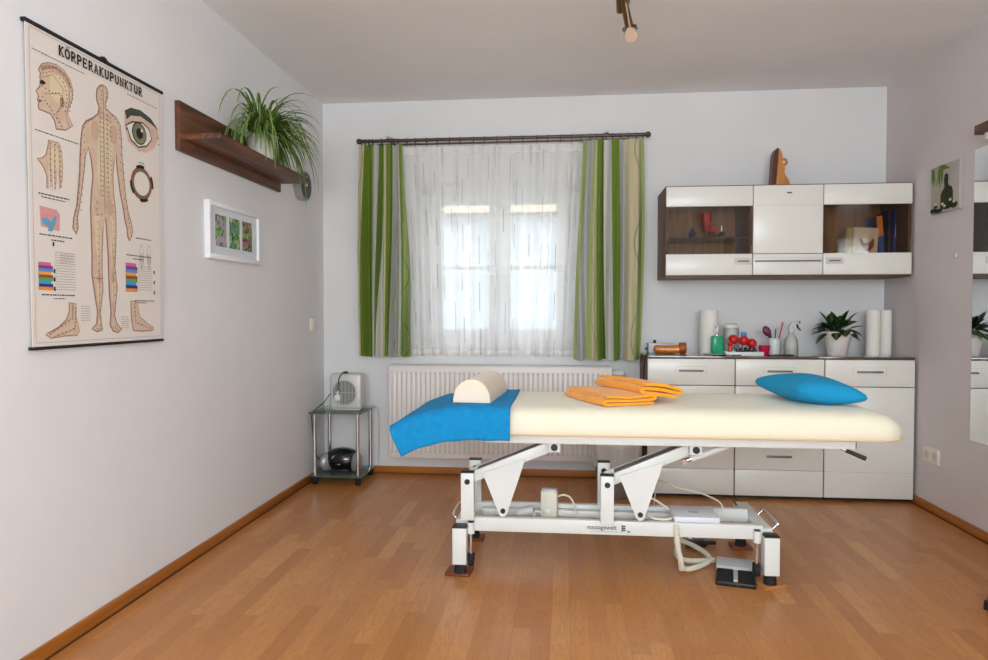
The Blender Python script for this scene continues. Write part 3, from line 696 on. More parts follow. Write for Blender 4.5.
for a, b_ in ((94, 660), (96, 745), (96, 772), (96, 802), (655, 720), (655, 760), (655, 800)): bb.poly([pp(a, b_, 3), pp(a + 8, b_, 3), pp(a + 8, b_ + 13, 3), pp(a, b_ + 13, 3)])
bb.build('key_marks', 'ink', po, smooth=0, fixn=False)
# small print (illegible text lines, as in the photo)
sm = B(); rr = random.Random(3)
def textline(a0, a1, b_, h=3.2):
    x = a0
    while x < a1:
        w_ = rr.uniform(6, 16); w_ = min(w_, a1 - x)
        sm.poly([pp(x, b_, 2), pp(x + w_, b_, 2), pp(x + w_, b_ + h, 2), pp(x, b_ + h, 2)]); x += w_ + 3
textline(24, 262, 76, 2.4); textline(492, 684, 72, 2.4); textline(30, 226, 320, 3); textline(38, 175, 512, 4); textline(50, 160, 522, 3); textline(38, 190, 638, 4); textline(90, 150, 652, 4)
textline(42, 195, 826, 4); textline(95, 150, 838, 3); textline(540, 640, 600, 3.5); textline(480, 640, 668, 3.5); textline(520, 590, 680, 3.5); textline(530, 660, 838, 3.5); textline(560, 600, 310, 3); textline(545, 610, 846, 3)
tag(sm.build('caption_print', mat('printed_caption', (70, 62, 60), .8), po, smooth=0, fixn=False), kind='stuff')
sm = B()
for i in range(15): textline(104, 200, 690 + i * 8.5, 1.8)
for i in range(11): textline(552, 645, 706 + i * 9, 1.8)
for i in range(7): textline(225, 272, 862 + i * 8, 2)
for i in range(6): textline(444, 490, 900 + i * 8, 2)
for i in range(8): textline(130, 190, 690 + i * 5, 1)
tag(sm.build('small_print', 'inkgrey', po, smooth=0, fixn=False), kind='stuff')
sm = B()
for cx in (575, 625): 
    pline([(cx, 622), (cx - 10, 640), (cx - 12, 700), (cx - 5, 660), (cx, 720), (cx + 5, 660), (cx + 12, 700), (cx + 10, 640), (cx, 622)], 1.5, 2, sm)
sm.build('small_outline_figures', 'inkgrey', po, smooth=0, fixn=False)
sm = B(); pline([(14, 14), (703, 14), (703, 978), (14, 978), (14, 14)], 1.2, 2, sm); sm.build('printed_border', 'inkgrey', po, smooth=0, fixn=False)
# slab-serif title
GL = {
 'K': [[(0.15, 0), (.15, 1)], [(.72, 0), (.2, .52)], [(.34, .42), (.78, 1)], [(0, 0), (.32, 0)], [(0, 1), (.32, 1)], [(.56, 0), (.9, 0)], [(.6, 1), (.95, 1)]],
 'O': [[(.45 + .38 * math.cos(t * PI / 6), .5 + .5 * math.sin(t * PI / 6)) for t in range(13)]],
 'R': [[(.15, 0), (.15, 1)], [(.15, 0), (.5, 0), (.7, .1), (.74, .26), (.68, .42), (.5, .52), (.15, .52)], [(.42, .52), (.78, 1)], [(0, 0), (.2, 0)], [(0, 1), (.32, 1)], [(.66, 1), (.95, 1)]],
 'P': [[(.15, 0), (.15, 1)], [(.15, 0), (.52, 0), (.74, .1), (.78, .28), (.7, .46), (.52, .55), (.15, .55)], [(0, 0), (.2, 0)], [(0, 1), (.38, 1)]],
 'E': [[(.15, 0), (.15, 1)], [(0, 0), (.75, 0), (.75, .2)], [(.15, .5), (.55, .5)], [(.55, .38), (.55, .62)], [(0, 1), (.78, 1), (.78, .8)]],
 'A': [[(.12, 1), (.45, 0), (.78, 1)], [(.22, .68), (.68, .68)], [(0, 1), (.28, 1)], [(.62, 1), (.92, 1)], [(.3, 0), (.5, 0)]],
 'U': [[(.14, 0), (.14, .7), (.22, .92), (.45, 1), (.68, .92), (.76, .7), (.76, 0)], [(0, 0), (.3, 0)], [(.6, 0), (.9, 0)]],
 'N': [[(.14, 1), (.14, 0), (.74, 1), (.74, 0)], [(0, 0), (.2, 0)], [(0, 1), (.3, 1)], [(.58, 0), (.9, 0)]],
 'T': [[(.42, 0), (.42, 1)], [(0, .2), (0, 0), (.84, 0), (.84, .2)], [(.26, 1), (.58, 1)]],
}
ti = B(); word = 'KORPERAKUPUNKTUR'; a = 138.0; cw = 28.2; hh = 33.0
for i, ch in enumerate(word):
    if i == 1:
        for dx in (7, 15): ti.poly([pp(a + dx, 17, 5), pp(a + dx + 4.5, 17, 5), pp(a + dx + 4.5, 22, 5), pp(a + dx, 22, 5)])
    for st_ in GL[ch]:
        pts_ = [(a + x * 25, 27 + y * (hh - 4)) for x, y in st_]
        # extend ends a little so strokes join
        pline(pts_, 6.8 if (len(st_) == 2 and abs(st_[0][0] - st_[1][0]) < .02) or len(st_) > 5 else 4.6, 5, ti)
    a += cw
ti.build('poster_title', 'ink', po, smooth=0, fixn=False)

# ------------------------------------------------------------------ left wall: shelf, plant, clock, picture, switch
sh = thing('wall_shelf', 'long dark walnut wall shelf high on the left wall', 'shelf', (XL, 3.34, 1.78))
B().box(XL, XL + .022, 2.815, 3.87, 1.777, 1.985, .002).build('back_board', 'walnuts', sh)
B().box(XL + .022, -1.442, 2.835, 3.885, 1.826, 1.85, .002).build('shelf_board', 'walnuts', sh)
sp = thing('spider_plant', 'trailing green spider plant in a white pot on the walnut wall shelf', 'plant', (-1.537, 3.44, 1.851))
B().lathe([(0, 0), (.052, 0), (.056, .01), (.075, .125), (.079, .128), (.079, .14), (.072, .14), (.066, .11), (0, .11)], (-1.535, 3.44, 1.851)).build('plant_pot', 'pot', sp)
B().lathe([(0, .112), (.064, .108)], (-1.535, 3.44, 1.851)).build('soil', 'soil', sp)
def ribbon(b, P0, az, el, L_, droop, w, n=12, curlx=0.0, xmin=None):
    lay = b.bm.loops.layers.uv.verify()
    d = Vector((math.cos(az) * math.cos(el), math.sin(az) * math.cos(el), math.sin(el)))
    p = Vector(P0); prev = None; st = L_ / n; side0 = Vector((-math.sin(az), math.cos(az), 0))
    for i in range(n + 1):
        t = i / n
        ww = w * (1 - t) ** .6 * min(1, .5 + t * 3) + .0006
        nrm = side0.cross(d).normalized()
        l = b.bm.verts.new(p - side0 * ww + nrm * ww * .35); c0 = b.bm.verts.new(p); r = b.bm.verts.new(p + side0 * ww + nrm * ww * .35)
        if prev:
            for q0, q1, q2, q3, u0, u1 in ((prev[0], prev[1], c0, l, 0, .5), (prev[1], prev[2], r, c0, .5, 1)):
                f = b.bm.faces.new((q0, q1, q2, q3))
                for lp, uu in zip(f.loops, (u0, u1, u1, u0)): lp[lay].uv = (uu, t)
        prev = (l, c0, r)
        d = (d + Vector((0, 0, -droop * st * 10 * (.6 + t)))).normalized()
        p = p + d * st
        if xmin is not None and p.x < -1.436 and 2.83 < p.y < 3.89 and 1.7 < p.z < 1.857: p.z = 1.857; d.z = max(d.z, 0); p.x += .004
        if xmin is not None and p.x < xmin: p.x = xmin + .001 * random.random()
rr = random.Random(11); b = B()
for i in range(190):
    az = rr.uniform(-PI, PI)
    if math.cos(az) < -.2: az = rr.uniform(-PI * .62, PI * .62)
    el = rr.uniform(.5, 1.35); L_ = rr.uniform(.24, .42)
    ribbon(b, (-1.535 + rr.uniform(-.03, .03), 3.44 + rr.uniform(-.035, .035), 1.965), az, el, L_, rr.uniform(.55, 1.05), rr.uniform(.0055, .0095), xmin=XL + .03)
for az, el, L_, dr in ((-1.6, 1.15, .58, .52), (-1.5, .95, .50, .5), (-1.45, 1.25, .5, .6), (-1.2, 1.2, .48, .6), (-1.35, .9, .46, .6), (-1.0, 1.0, .5, .62), (1.4, .9, .46, .6), (1.3, .8, .48, .65), (1.5, .7, .42, .55), (1.2, 1.1, .45, .7), (.9, .9, .5, .8), (.6, .8, .5, .85), (1.0, .7, .52, .9)):
    ribbon(b, (-1.535, 3.44, 1.965), az, el, L_, dr, .009, xmin=XL + .03)
b.build('foliage', 'spider', sp, fixn=False)

ck = thing('wall_clock', 'round silver-rimmed clock on the left wall beyond the walnut shelf', 'clock', (XL, 4.19, 1.87))
B().cyl((XL, 4.19, 1.87), (XL + .05, 4.19, 1.87), .088, .090, 40).build('case', 'silver', ck)
B().cyl((XL + .05, 4.19, 1.87), (XL + .053, 4.19, 1.87), .078, seg=40).build('face', mat('clock_face', (58, 58, 64), .4), ck)
B().box(XL + .053, XL + .055, 4.187, 4.193, 1.865, 1.93).box(XL + .053, XL + .055, 4.15, 4.195, 1.868, 1.873).cyl((XL + .053, 4.19, 1.87), (XL + .057, 4.19, 1.87), .006).build('hands', 'white', ck)

pf = thing('picture_frame', 'white framed triple flower picture below the walnut shelf', 'picture', (XL, 3.34, 1.34))
fy0, fy1, fz0_, fz1_ = 3.048, 3.585, 1.342, 1.608
B().box(XL, XL + .026, fy0, fy1, fz0_, fz0_ + .022, .002).box(XL, XL + .026, fy0, fy1, fz1_ - .022, fz1_, .002).box(XL, XL + .026, fy0, fy0 + .022, fz0_ + .02, fz1_ - .02, .002).box(XL, XL + .026, fy1 - .022, fy1, fz0_ + .02, fz1_ - .02, .002).build('frame', mat('white_frame_lacquer', (232, 234, 236), .35), pf)
B().box(XL, XL + .014, fy0 + .02, fy1 - .02, fz0_ + .02, fz1_ - .02).build('mount', mat('mount_card', (214, 218, 224), .7), pf)
for i, (fl, dk) in enumerate((((176, 140, 178), (60, 70, 40)), ((70, 130, 110), (30, 60, 40)), ((170, 60, 100), (20, 34, 20)))):
    y = fy0 + .075 + i * .138
    B().box(XL + .014, XL + .0155, y, y + .105, fz0_ + .062, fz1_ - .056).build('flower_photo', photo_mat('flower_photo_print', i * 3.1, fl, dk), pf)
sw = thing('light_switch', 'ivory light switch on the left wall near the corner', 'switch', (XL, 4.405, .97))
B().box(XL, XL + .012, 4.365, 4.445, .972, 1.052, .003).build('plate', 'switch', sw); B().box(XL + .012, XL + .018, 4.378, 4.432, .985, 1.039, .003).build('rocker', 'switch', sw)

# ------------------------------------------------------------------ wall cabinet (three units)
WY, WZ0, WZ1 = 4.268, 1.298, 1.832
def cab_case(root, x0, x1, y0, z0, z1, yb, inner='intr', m='walnut', t=.016):
    B().box(x0, x0 + t, y0, yb, z0, z1).box(x1 - t, x1, y0, yb, z0, z1).box(x0 + t, x1 - t, y0, yb, z0, z0 + t).box(x0 + t, x1 - t, y0, yb, z1 - t, z1).build('case', m, root, smooth=0)
    B().box(x0 + t, x1 - t, yb - .008, yb, z0 + t, z1 - t).build('back_panel', inner, root, smooth=0)
gl, g1_, g2_, gr = .597, 1.098, 1.494, 1.985
def band(root, x0, x1, z0, z1, nm='door_panel', y=WY):
    return B().box(x0 + .002, x1 - .002, y - .018, y, z0, z1, .003).build(nm, 'gloss', root)
for (x0, x1, lb) in ((gl, g1_, 'left wall cabinet unit with smoked glass showing small ornaments'), (g2_, gr, 'right wall cabinet unit with smoked glass and books inside')):
    c_ = thing('wall_cabinet', lb, 'wall cabinet', ((x0 + x1) / 2, 4.45, WZ0), 'white fronted wall cabinets above the sideboard')
    cab_case(c_, x0 + .0005, x1 - .0005, WY, WZ0, WZ1 + .009, D)
    for yy in ((x0 + x1) / 2,): B().box(x0 + .018, x1 - .018, 4.31, 4.62, 1.535, 1.542).build('glass_shelf', 'gshelf', c_) if x0 < 1 else None
    dr = band(c_, x0, x1, 1.717, 1.834, 'door')
    B().box(x0 + .002, x1 - .002, WY - .018, WY, 1.312, 1.436, .003).build('lower_rail', 'gloss', dr)
    B().box(x0 + .004, x1 - .004, WY - .010, WY - .005, 1.434, 1.719).build('glass_pane', 'smoke', dr, smooth=0)
    hx = x1 - .055 if x0 < 1 else x0 + .065
    B().box(hx - .032, hx + .032, WY - .026, WY - .018, 1.388, 1.397, .001).build('handle', 'handle', dr)
    B().box(hx - .05, hx + .05, WY - .0185, WY - .0178, 1.372, 1.412).build('handle_recess', mat('recess_grey', (206, 203, 197), .3), dr)
c_ = thing('wall_cabinet', 'middle wall cabinet unit with closed white flap and long handle', 'wall cabinet', ((g1_ + g2_) / 2, 4.45, WZ0), 'white fronted wall cabinets above the sideboard')
cab_case(c_, g1_ + .0005, g2_ - .0005, WY, WZ0, WZ1 + .009, D)
f_ = band(c_, g1_, g2_, 1.436, 1.834, 'flap_door')
B().box(g1_ + .004, g2_ - .004, WY - .0185, WY - .0175, 1.717, 1.7185).build('groove', 'groove', f_)
B().box(1.288, 1.316, WY - .0186, WY - .018, 1.785, 1.793).build('maker_badge', 'darkmetal', f_)
l_ = band(c_, g1_, g2_, 1.312, 1.4335, 'lower_panel')
B().box(g1_ + .012, g2_ - .012, WY - .028, WY - .018, 1.388, 1.397, .001).build('handle', 'handle', l_)
B().box(g1_ + .004, g2_ - .004, WY - .0185, WY - .0175, 1.412, 1.4135).build('groove', 'groove', l_)

# inside the left unit
ZS = 1.5425
tag(B().lathe([(0, 0), (.022, 0), (.022, .045), (.01, .055), (.01, .07), (0, .07)], (.786, 4.45, ZS), 20).build('blue_bottle', glass_mat('cobalt_glass', (90, 110, 190), .3)), 'little blue glass bottle on the glass shelf of the left wall cabinet', 'bottle')
for x in (.868, .90):
    o = B().lathe([(0, 0), (.012, 0), (.012, .01), (.004, .016), (.012, .028), (.008, .042), (0, .045)], (x, 4.44, ZS), 16).build('crystal_ornament', 'chrome')
    tag(o, 'small sparkling crystal ornament left of the silver bell' if x > .88 else 'small sparkling crystal ornament right of the blue bottle', 'ornament', 'crystal ornaments')
bl = thing('silver_bell', 'small silver hand bell on the glass shelf of the left wall cabinet', 'bell', (.962, 4.45, ZS))
B().lathe([(0, .045), (.012, .045), (.024, .03), (.027, .01), (.034, 0), (.031, 0), (.02, .03), (0, .04)], (.962, 4.45, ZS), 24).build('bell_body', 'steel', bl)
B().lathe([(0, .045), (.005, .046), (.004, .06), (.007, .075), (.005, .085), (0, .088)], (.962, 4.45, ZS), 12).build('bell_handle', 'chrome', bl)
ro_ = thing('red_flower_ornament', 'red glass flower ornament on the glass shelf of the left wall cabinet', 'ornament', (.89, 4.53, ZS))
B().lathe([(0, 0), (.02, 0), (.022, .006), (.005, .012), (.005, .05), (0, .05)], (.89, 4.53, ZS), 16).build('stem', 'glass', ro_)
B().lathe([(0, .05), (.010, .055), (.020, .09), (.034, .14), (.030, .175), (.024, .172), (.018, .10), (0, .07)], (.885, 4.53, ZS), 24, fn=lambda u, z: 1 + .18 * math.sin(u * 2 * PI * 5) * (z - .05) * 6).sph((.925, 4.53, ZS + .07), .028, 16, (.8, .8, 1.2)).build('flower', mat('red_glass', (224, 60, 30), .15, trans=.2), ro_)
# inside the right unit
ZB = WZ0 + .0165
bk = thing('photo_book', 'white book with a brown hand picture standing in the right wall cabinet', 'book', (1.775, 4.40, ZB))
B().box(1.715, 1.855, 4.395, 4.41, ZB, 1.598, .001, rot=RY(3)).build('cover', mat('white_book_cover', (222, 214, 202), .5), bk)
PH = [(a_, b_ + .03) for a_, b_ in [(1.748, 1.50), (1.762, 1.505), (1.785, 1.47), (1.80, 1.485), (1.812, 1.475), (1.825, 1.50), (1.835, 1.50), (1.836, 1.46), (1.815, 1.43), (1.79, 1.425), (1.768, 1.455)]]
B().prism(PH, 'Y', 4.3935, 4.395).build('hand_print', mat('printed_terracotta', (140, 62, 36), .5), bk)
bk = thing('slim_book', 'slim yellow and green book behind the white hand book', 'book', (1.70, 4.42, ZB))
B().box(1.685, 1.74, 4.418, 4.44, ZB, 1.60, .001, rot=RY(2)).build('cover', mat('yellow_green_cover', (168, 160, 72), .5, var=.35, vscale=30), bk)
for i, (x, w_, h_, lean, c1, nm, lb) in enumerate(((1.862, .022, .26, -4, (26, 34, 66), 'book', 'dark navy book leaning left of the orange and blue book'), (1.905, .03, .355, -5, (36, 92, 176), 'book', 'blue book with an orange upper spine in the right wall cabinet'), (1.935, .016, .385, 0, (14, 24, 60), 'book', 'tall thin dark book between the two blue books'), (1.948, .0, 0, 0, (0, 0, 0), '', ''), (1.958, .026, .39, 3, (38, 52, 150), 'book', 'tall blue book with white spine lettering at the right end'))):
    if not nm: continue
    bk = thing(nm, lb, 'book', (x, 4.45, ZB))
    B().box(x - w_ / 2, x + w_ / 2, 4.42, 4.60, ZB, ZB + h_, .001).rotate(RY(lean), (x, 4.45, ZB)).build('cover', mat('book_cover_cloth', c1, .5, var=.08), bk)
    bk.location.z += .002
    if i == 1:
        B().box(x - w_ / 2 - .0005, x + w_ / 2 + .0005, 4.4185, 4.43, ZB + .235, ZB + h_ + .0005).rotate(RY(lean), (x, 4.45, ZB)).build('orange_spine', mat('orange_spine_band', (232, 134, 34), .5), bk)
    if i == 4:
        bb = B(); rr = random.Random(8)
        for k in range(14): bb.box(x - .006, x - .006 + rr.uniform(.006, .012), 4.4185, 4.42, ZB + .23 + k * .011, ZB + .236 + k * .011)
        bb.rotate(RY(lean), (x, 4.45, ZB)).build('spine_lettering', 'white', bk)
# figurine on top
fg = thing('wooden_figurine', 'carved abstract wooden figurine of a standing figure on the wall cabinets', 'figurine', (1.285, 4.45, 1.8415))
B().prism([(1.240, 1.8415), (1.247, 1.93), (1.249, 2.0), (1.253, 2.045), (1.263, 2.074), (1.276, 2.084), (1.284, 2.078), (1.280, 2.0), (1.270, 1.92), (1.249, 1.8415)], 'Y', 4.40, 4.465).build('dark_back', 'figd', fg)
b = B().prism([(1.264, 1.8415), (1.270, 1.87), (1.276, 1.93), (1.280, 2.0), (1.276, 2.0845), (1.290, 2.078), (1.301, 2.06), (1.306, 2.035), (1.307, 1.985), (1.313, 1.97), (1.321, 1.966), (1.319, 1.94), (1.322, 1.925), (1.334, 1.905), (1.346, 1.885), (1.352, 1.86), (1.350, 1.8415)], 'Y', 4.403, 4.462)
b.build('light_front', 'figw', fg)
B().torus((1.322, 4.432, 2.005), .017, .008, 'Y', 20).build('arm_loop', 'figw', fg)

# ------------------------------------------------------------------ sideboard (three units)
SY, SZ = 4.207, .835
splits = [(.486, .990, 'left sideboard unit with white fronts and bar handle'), (.990, 1.491, 'middle sideboard unit with white drawers and a low bar handle'), (1.491, 1.985, 'right sideboard unit with one top drawer and tall white door')]
for i, (x0, x1, lb) in enumerate(splits):
    c_ = thing('sideboard_unit', lb, 'sideboard', ((x0 + x1) / 2, 4.4, 0), 'white fronted sideboard units')
    cab_case(c_, x0 + .0005, x1 - .0005, SY + .001, .02, SZ - .014, D - .018)
    B().box(x0 + .01, x1 - .01, SY + .03, D - .04, 0, .02).build('plinth', 'black', c_)
    d_ = B().box(x0 + .003, x1 - .003, SY - .018, SY, .666, SZ - .016, .003).build('drawer', 'gloss', c_)
    cx = (x0 + x1) / 2
    hx = cx - .0 if i else cx + .0
    B().box(hx - .07, hx + .07, SY - .028, SY - .018, .745, .756, .001).build('handle', 'handle', d_)
    bb = B()
    for (u0, u1, v0, v1) in ((hx - .09, hx + .09, .774, .7755), (hx - .09, hx - .0885, .735, .775), (hx + .0885, hx + .09, .735, .775)): bb.box(u0, u1, SY - .0186, SY - .0178, v0, v1)
    bb.build('recess_line', 'groove', d_, smooth=0)
    if i < 2:
        d2 = B().box(x0 + .003, x1 - .003, SY - .018, SY, .175, .662, .003).build('deep_drawer', 'gloss', c_)
        B().box(hx - .07, hx + .07, SY - .028, SY - .018, .249, .26, .001).build('handle', 'handle', d2)
        B().box(hx - .09, hx + .09, SY - .0186, SY - .0178, .284, .2855).build('recess_line', 'groove', d2, smooth=0)
        B().box(x0 + .003, x1 - .003, SY - .018, SY, .022, .1735, .003).build('bottom_panel', 'gloss', c_)
    else:
        d2 = B().box(x0 + .003, x1 - .003, SY - .018, SY, .022, .662, .003).build('door', 'gloss', c_)
        B().box(x0 + .003, x1 - .003, SY - .0186, SY - .0175, .172, .1735).build('groove', 'groove', d2, smooth=0)
tp = tag(B().box(.486, 1.987, SY - .004, D - .017, SZ - .0135, SZ, .001).build('worktop', mat('glossy_dark_top', (84, 66, 56), .1, coat=1.0)), 'long glossy dark worktop across the three sideboard units', 'worktop')

# ------------------------------------------------------------------ things on the sideboard
Z = SZ + .0003
am = thing('wooden_massage_tool', 'amber torch-shaped wooden tool lying at the left end of the sideboard', 'massage tool', (.64, 4.37, Z))
b = B().lathe([(0, 0), (.012, .0), (.022, .006), (.025, .015), (.024, .12), (.027, .15), (.027, .155)], (0, 0, 0), 24)
b.rotate(RY(90), (0, 0, 0)); 
for v in b.bm.verts: v.co = Vector((v.co.x + .545, v.co.y + 4.37, v.co.z + Z + .031))
b.build('handle', 'amber', am)
b = B().lathe([(0, .15), (.03, .15), (.036, .156), (.037, .185), (.034, .192), (0, .192)], (0, 0, 0), 28)
b.rotate(RY(90), (0, 0, 0))
for v in b.bm.verts: v.co = Vector((v.co.x + .545, v.co.y + 4.37, v.co.z + Z + .037))
b.build('head', 'amberd', am)
ws = thing('white_device_box', 'pale box with black knobs behind the amber wooden tool', 'box', (.59, 4.50, Z))
B().box(.525, .68, 4.46, 4.56, Z, Z + .062, .004).build('housing', mat('pale_blue_grey_plastic', (196, 206, 214), .4), ws)
B().box(.556, .574, 4.48, 4.50, Z + .062, Z + .083, .003).box(.505, .525, 4.48, 4.50, Z + .022, Z + .034, .003).build('knobs', 'black', ws)
tag(B().tube([(.52, 4.44, Z + .004), (.50, 4.36, Z + .004), (.492, 4.25, Z + .004), (.478, 4.215, Z - .01), (.468, 4.225, .70), (.472, 4.25, .5), (.465, 4.28, .2), (.46, 4.31, .01)], .004, smooth=6).build('power_cable', 'black'), 'black cable hanging down the left side of the sideboard', 'cable')
def roll(x, y, r, h, label, group=None):
    o = thing('paper_roll', label, 'paper roll', (x, y, Z), group)
    B().lathe([(0.018, 0), (r, 0), (r + .001, h * .5), (r, h), (.018, h), (.018, 0)], (x, y, Z), 32).build('paper', 'paper', o)
    B().lathe([(0.0155, .001), (.018, .001), (.018, h - .002), (.0155, h - .002), (.0155, .001)], (x, y, Z), 20).build('core', 'piping', o)
roll(.893, 4.47, .055, .268, 'tall cream paper roll behind the green pump bottle')
roll(1.848, 4.42, .040, .27, 'cream paper towel roll, left one of the pair in the corner', 'paper rolls in the corner')
roll(1.938, 4.47, .036, .27, 'cream paper towel roll, right one of the pair in the corner', 'paper rolls in the corner')
gb = thing('soap_bottle', 'emerald green pump bottle on a small silver dish', 'bottle', (.91, 4.32, Z))
tag(B().lathe([(0, 0), (.05, .0), (.085, .008), (.084, .011), (.05, .004), (0, .004)], (.905, 4.30, Z), 28).build('silver_dish', 'chrome'), 'shallow silver dish under the green pump bottle', 'dish')
B().box(.878, .945, 4.285, 4.35, Z + .008, Z + .115, .010, 3).build('bottle', 'teal', gb)
B().lathe([(0, .11), (.012, .11), (.012, .125), (.004, .13), (.004, .162), (.010, .165), (.010, .175), (0, .178)], (.911, 4.318, Z), 16).box(.905, .917, 4.28, 4.318, Z + .166, Z + .174, .002).build('pump', 'chrome', gb)
sc_ = tag(B().box(.82, .87, 4.255, 4.262, Z, Z + .006, rot=RZ(-12)).box(.98, 1.04, 4.25, 4.258, Z, Z + .006, rot=RZ(10)).torus((.85, 4.258, Z + .006), .012, .003, 'Z').build('small_scissors', 'darkmetal'), 'small dark metal scissors lying in front of the silver dish', 'scissors')
jr = thing('glass_jar', 'clear lidded glass jar behind the red suction balls', 'jar', (1.03, 4.47, Z))
B().lathe([(0, 0), (.043, 0), (.046, .006), (.046, .15), (.04, .16), (.04, .168), (.038, .168), (.037, .155), (.042, .148), (.042, .008), (0, .006)], (1.03, 4.47, Z), 28).build('jar_body', glass_mat('jar_glass', (244, 246, 244), .3), jr)
B().lathe([(0, .007), (.041, .008), (.041, .148), (0, .15)], (1.03, 4.47, Z), 24).build('cotton_pads', 'paper', jr)
B().lathe([(0, .190), (.030, .188), (.045, .176), (.045, .162), (.043, .162), (.043, .168), (0, .168)], (1.03, 4.47, Z), 28).build('lid', 'paper', jr)
ty = thing('white_tray', 'flat white tray in the middle of the sideboard', 'tray', (1.06, 4.32, Z))
B().box(.955, 1.168, 4.265, 4.38, Z, Z + .006, .002).box(.955, 1.168, 4.262, 4.268, Z, Z + .022, .002).box(.955, 1.168, 4.378, 4.384, Z, Z + .022, .002).box(.952, .958, 4.264, 4.382, Z, Z + .022, .002).box(1.165, 1.171, 4.264, 4.382, Z, Z + .022, .002).build('tray_body', 'white', ty)
zt = Z + .0065
for i, (x, y, zz, lb) in enumerate(((1.01, 4.33, .092, 'red suction ball on the white tray, left of the blue-capped one'), (1.066, 4.31, .088, 'red suction ball with a blue cap on the white tray'), (1.118, 4.335, .07, 'red suction ball on the white tray, right of the blue-capped one'))):
    o = thing('cupping_glass', lb, 'cupping glass', (x, y, zt), 'cupping glasses on the white tray')
    B().lathe([(.020, 0), (.024, .002), (.022, .03), (.010, .042), (.008, zz - .022), (.006, zz - .022), (.008, .040), (.019, .028), (.020, 0)], (x, y, zt), 20).build('glass_cup', 'glass', o)
    B().sph((x, y, zt + zz - .006), .030, 20, (1, 1, .98)).cyl((x, y, zt + zz - .034), (x, y, zt + zz - .018), .010).build('rubber_ball', 'red', o)
    if i == 1: B().box(x - .015, x + .015, y - .01, y + .01, zt + zz + .018, zt + zz + .042, .003).build('blue_cap', 'bluep', o)
for i, (x, y) in enumerate(((1.043, 4.285), (1.069, 4.275), (1.095, 4.287), (1.12, 4.28))):
    o = B().lathe([(0, 0), (.012, 0), (.0128, .01), (.0125, .026), (.008, .032), (.011, .038), (0, .042)], (x, y, zt), 16).build('dark_marble_cup', mat('dark_blue_glass', (30, 34, 50), .1, coat=.6))
    tag(o, 'small dark blue glass vial in the row on the front of the white tray', 'vial', 'dark vials on the white tray')
tag(B().box(.975, .992, 4.28, 4.31, zt, zt + .05, .003).sph((.983, 4.295, zt + .062), .015).build('red_nozzle', 'red'), 'small red-topped nozzle at the left end of the white tray', 'nozzle')
tag(B().lathe([(0, 0), (.024, 0), (.027, .004), (.034, .055), (.036, .058), (.033, .058), (.025, .008), (0, .007)], (1.196, 4.35, Z), 28).build('pink_cup', 'pink'), 'raspberry pink cup between the white tray and the pen pot', 'cup')
pc = tag(B().lathe([(0, 0), (.034, 0), (.037, .09), (.039, .092), (.039, .10), (.034, .10), (.032, .01), (0, .009)], (1.272, 4.41, Z), 28).build('pen_pot', 'white'), 'white cup holding pens beside the spray bottle', 'pot')
for i, (dx, dy, lean, ln_, m_, lb) in enumerate(((-.014, 0, -8, .13, 'green', 'green pen, leftmost in the white pen pot'), (0.0, .01, 4, .14, 'green', 'green pen in the middle of the white pen pot'), (.016, -.004, 12, .185, 'pink', 'long dark pink pen leaning right in the white pen pot'), (-.004, -.012, -16, .13, 'black', 'black marker pen in the white pen pot'))):
    a0 = Vector((1.272 + dx * .5, 4.41 + dy, Z + .011)); d_ = Vector((math.sin(math.radians(lean)), 0, math.cos(math.radians(lean))))
    tag(B().cyl(a0, a0 + d_ * ln_, .0045, seg=10).cyl(a0 + d_ * ln_, a0 + d_ * (ln_ + .008), .0045, .001, 10).build('pen', m_), lb, 'pen', 'pens in the white pot')
hb = thing('hair_brush', 'purple paddle hairbrush leaning out of the white pen pot', 'brush', (1.235, 4.41, Z + .012))
B().cyl((1.262, 4.40, Z + .012), (1.235, 4.40, Z + .115), .005).build('handle', 'black', hb)
B().sph((1.222, 4.395, Z + .142), .03, 20, (.78, .45, 1.15), RY(-28)).build('brush_head', 'purple', hb)
tag(B().box(1.19, 1.23, 4.245, 4.262, Z, Z + .007, .002, rot=RZ(8)).box(1.225, 1.34, 4.25, 4.262, Z, Z + .009, .003, rot=RZ(5)).box(1.26, 1.33, 4.285, 4.292, Z, Z + .008, .002, rot=RZ(-10)).build('folding_comb', 'black'), 'dark comb lying in front of the pen pot', 'comb')
sb = thing('spray_bottle', 'clear spray bottle with a pale trigger head', 'bottle', (1.335, 4.30, Z))
B().lathe([(0, 0), (.038, 0), (.041, .006), (.041, .06), (.037, .095), (.018, .125), (.013, .13), (.013, .138), (.011, .138), (.014, .126), (.034, .094), (.038, .06), (.038, .008), (0, .006)], (1.335, 4.30, Z), 28).build('bottle', glass_mat('pale_bottle_glass', (240, 244, 240), .28), sb)
B().lathe([(0, .007), (.037, .008), (.037, .045), (0, .045)], (1.335, 4.30, Z), 24).build('liquid', glass_mat('pale_yellow_liquid', (222, 222, 160), .3), sb)
B().lathe([(0, .136), (.016, .136), (.016, .152), (0, .152)], (1.335, 4.30, Z), 20).prism([(1.318, Z + .15), (1.322, Z + .175), (1.338, Z + .198), (1.376, Z + .205), (1.378, Z + .19), (1.352, Z + .182), (1.35, Z + .15)], 'Y', 4.29, 4.31).build('spray_head', 'greyplastic', sb)
B().prism([(1.362, Z + .19), (1.372, Z + .19), (1.378, Z + .168), (1.392, Z + .150), (1.386, Z + .148), (1.368, Z + .166)], 'Y', 4.294, 4.306).box(1.376, 1.386, 4.294, 4.306, Z + .19, Z + .204, .002).build('trigger', 'black', sb)
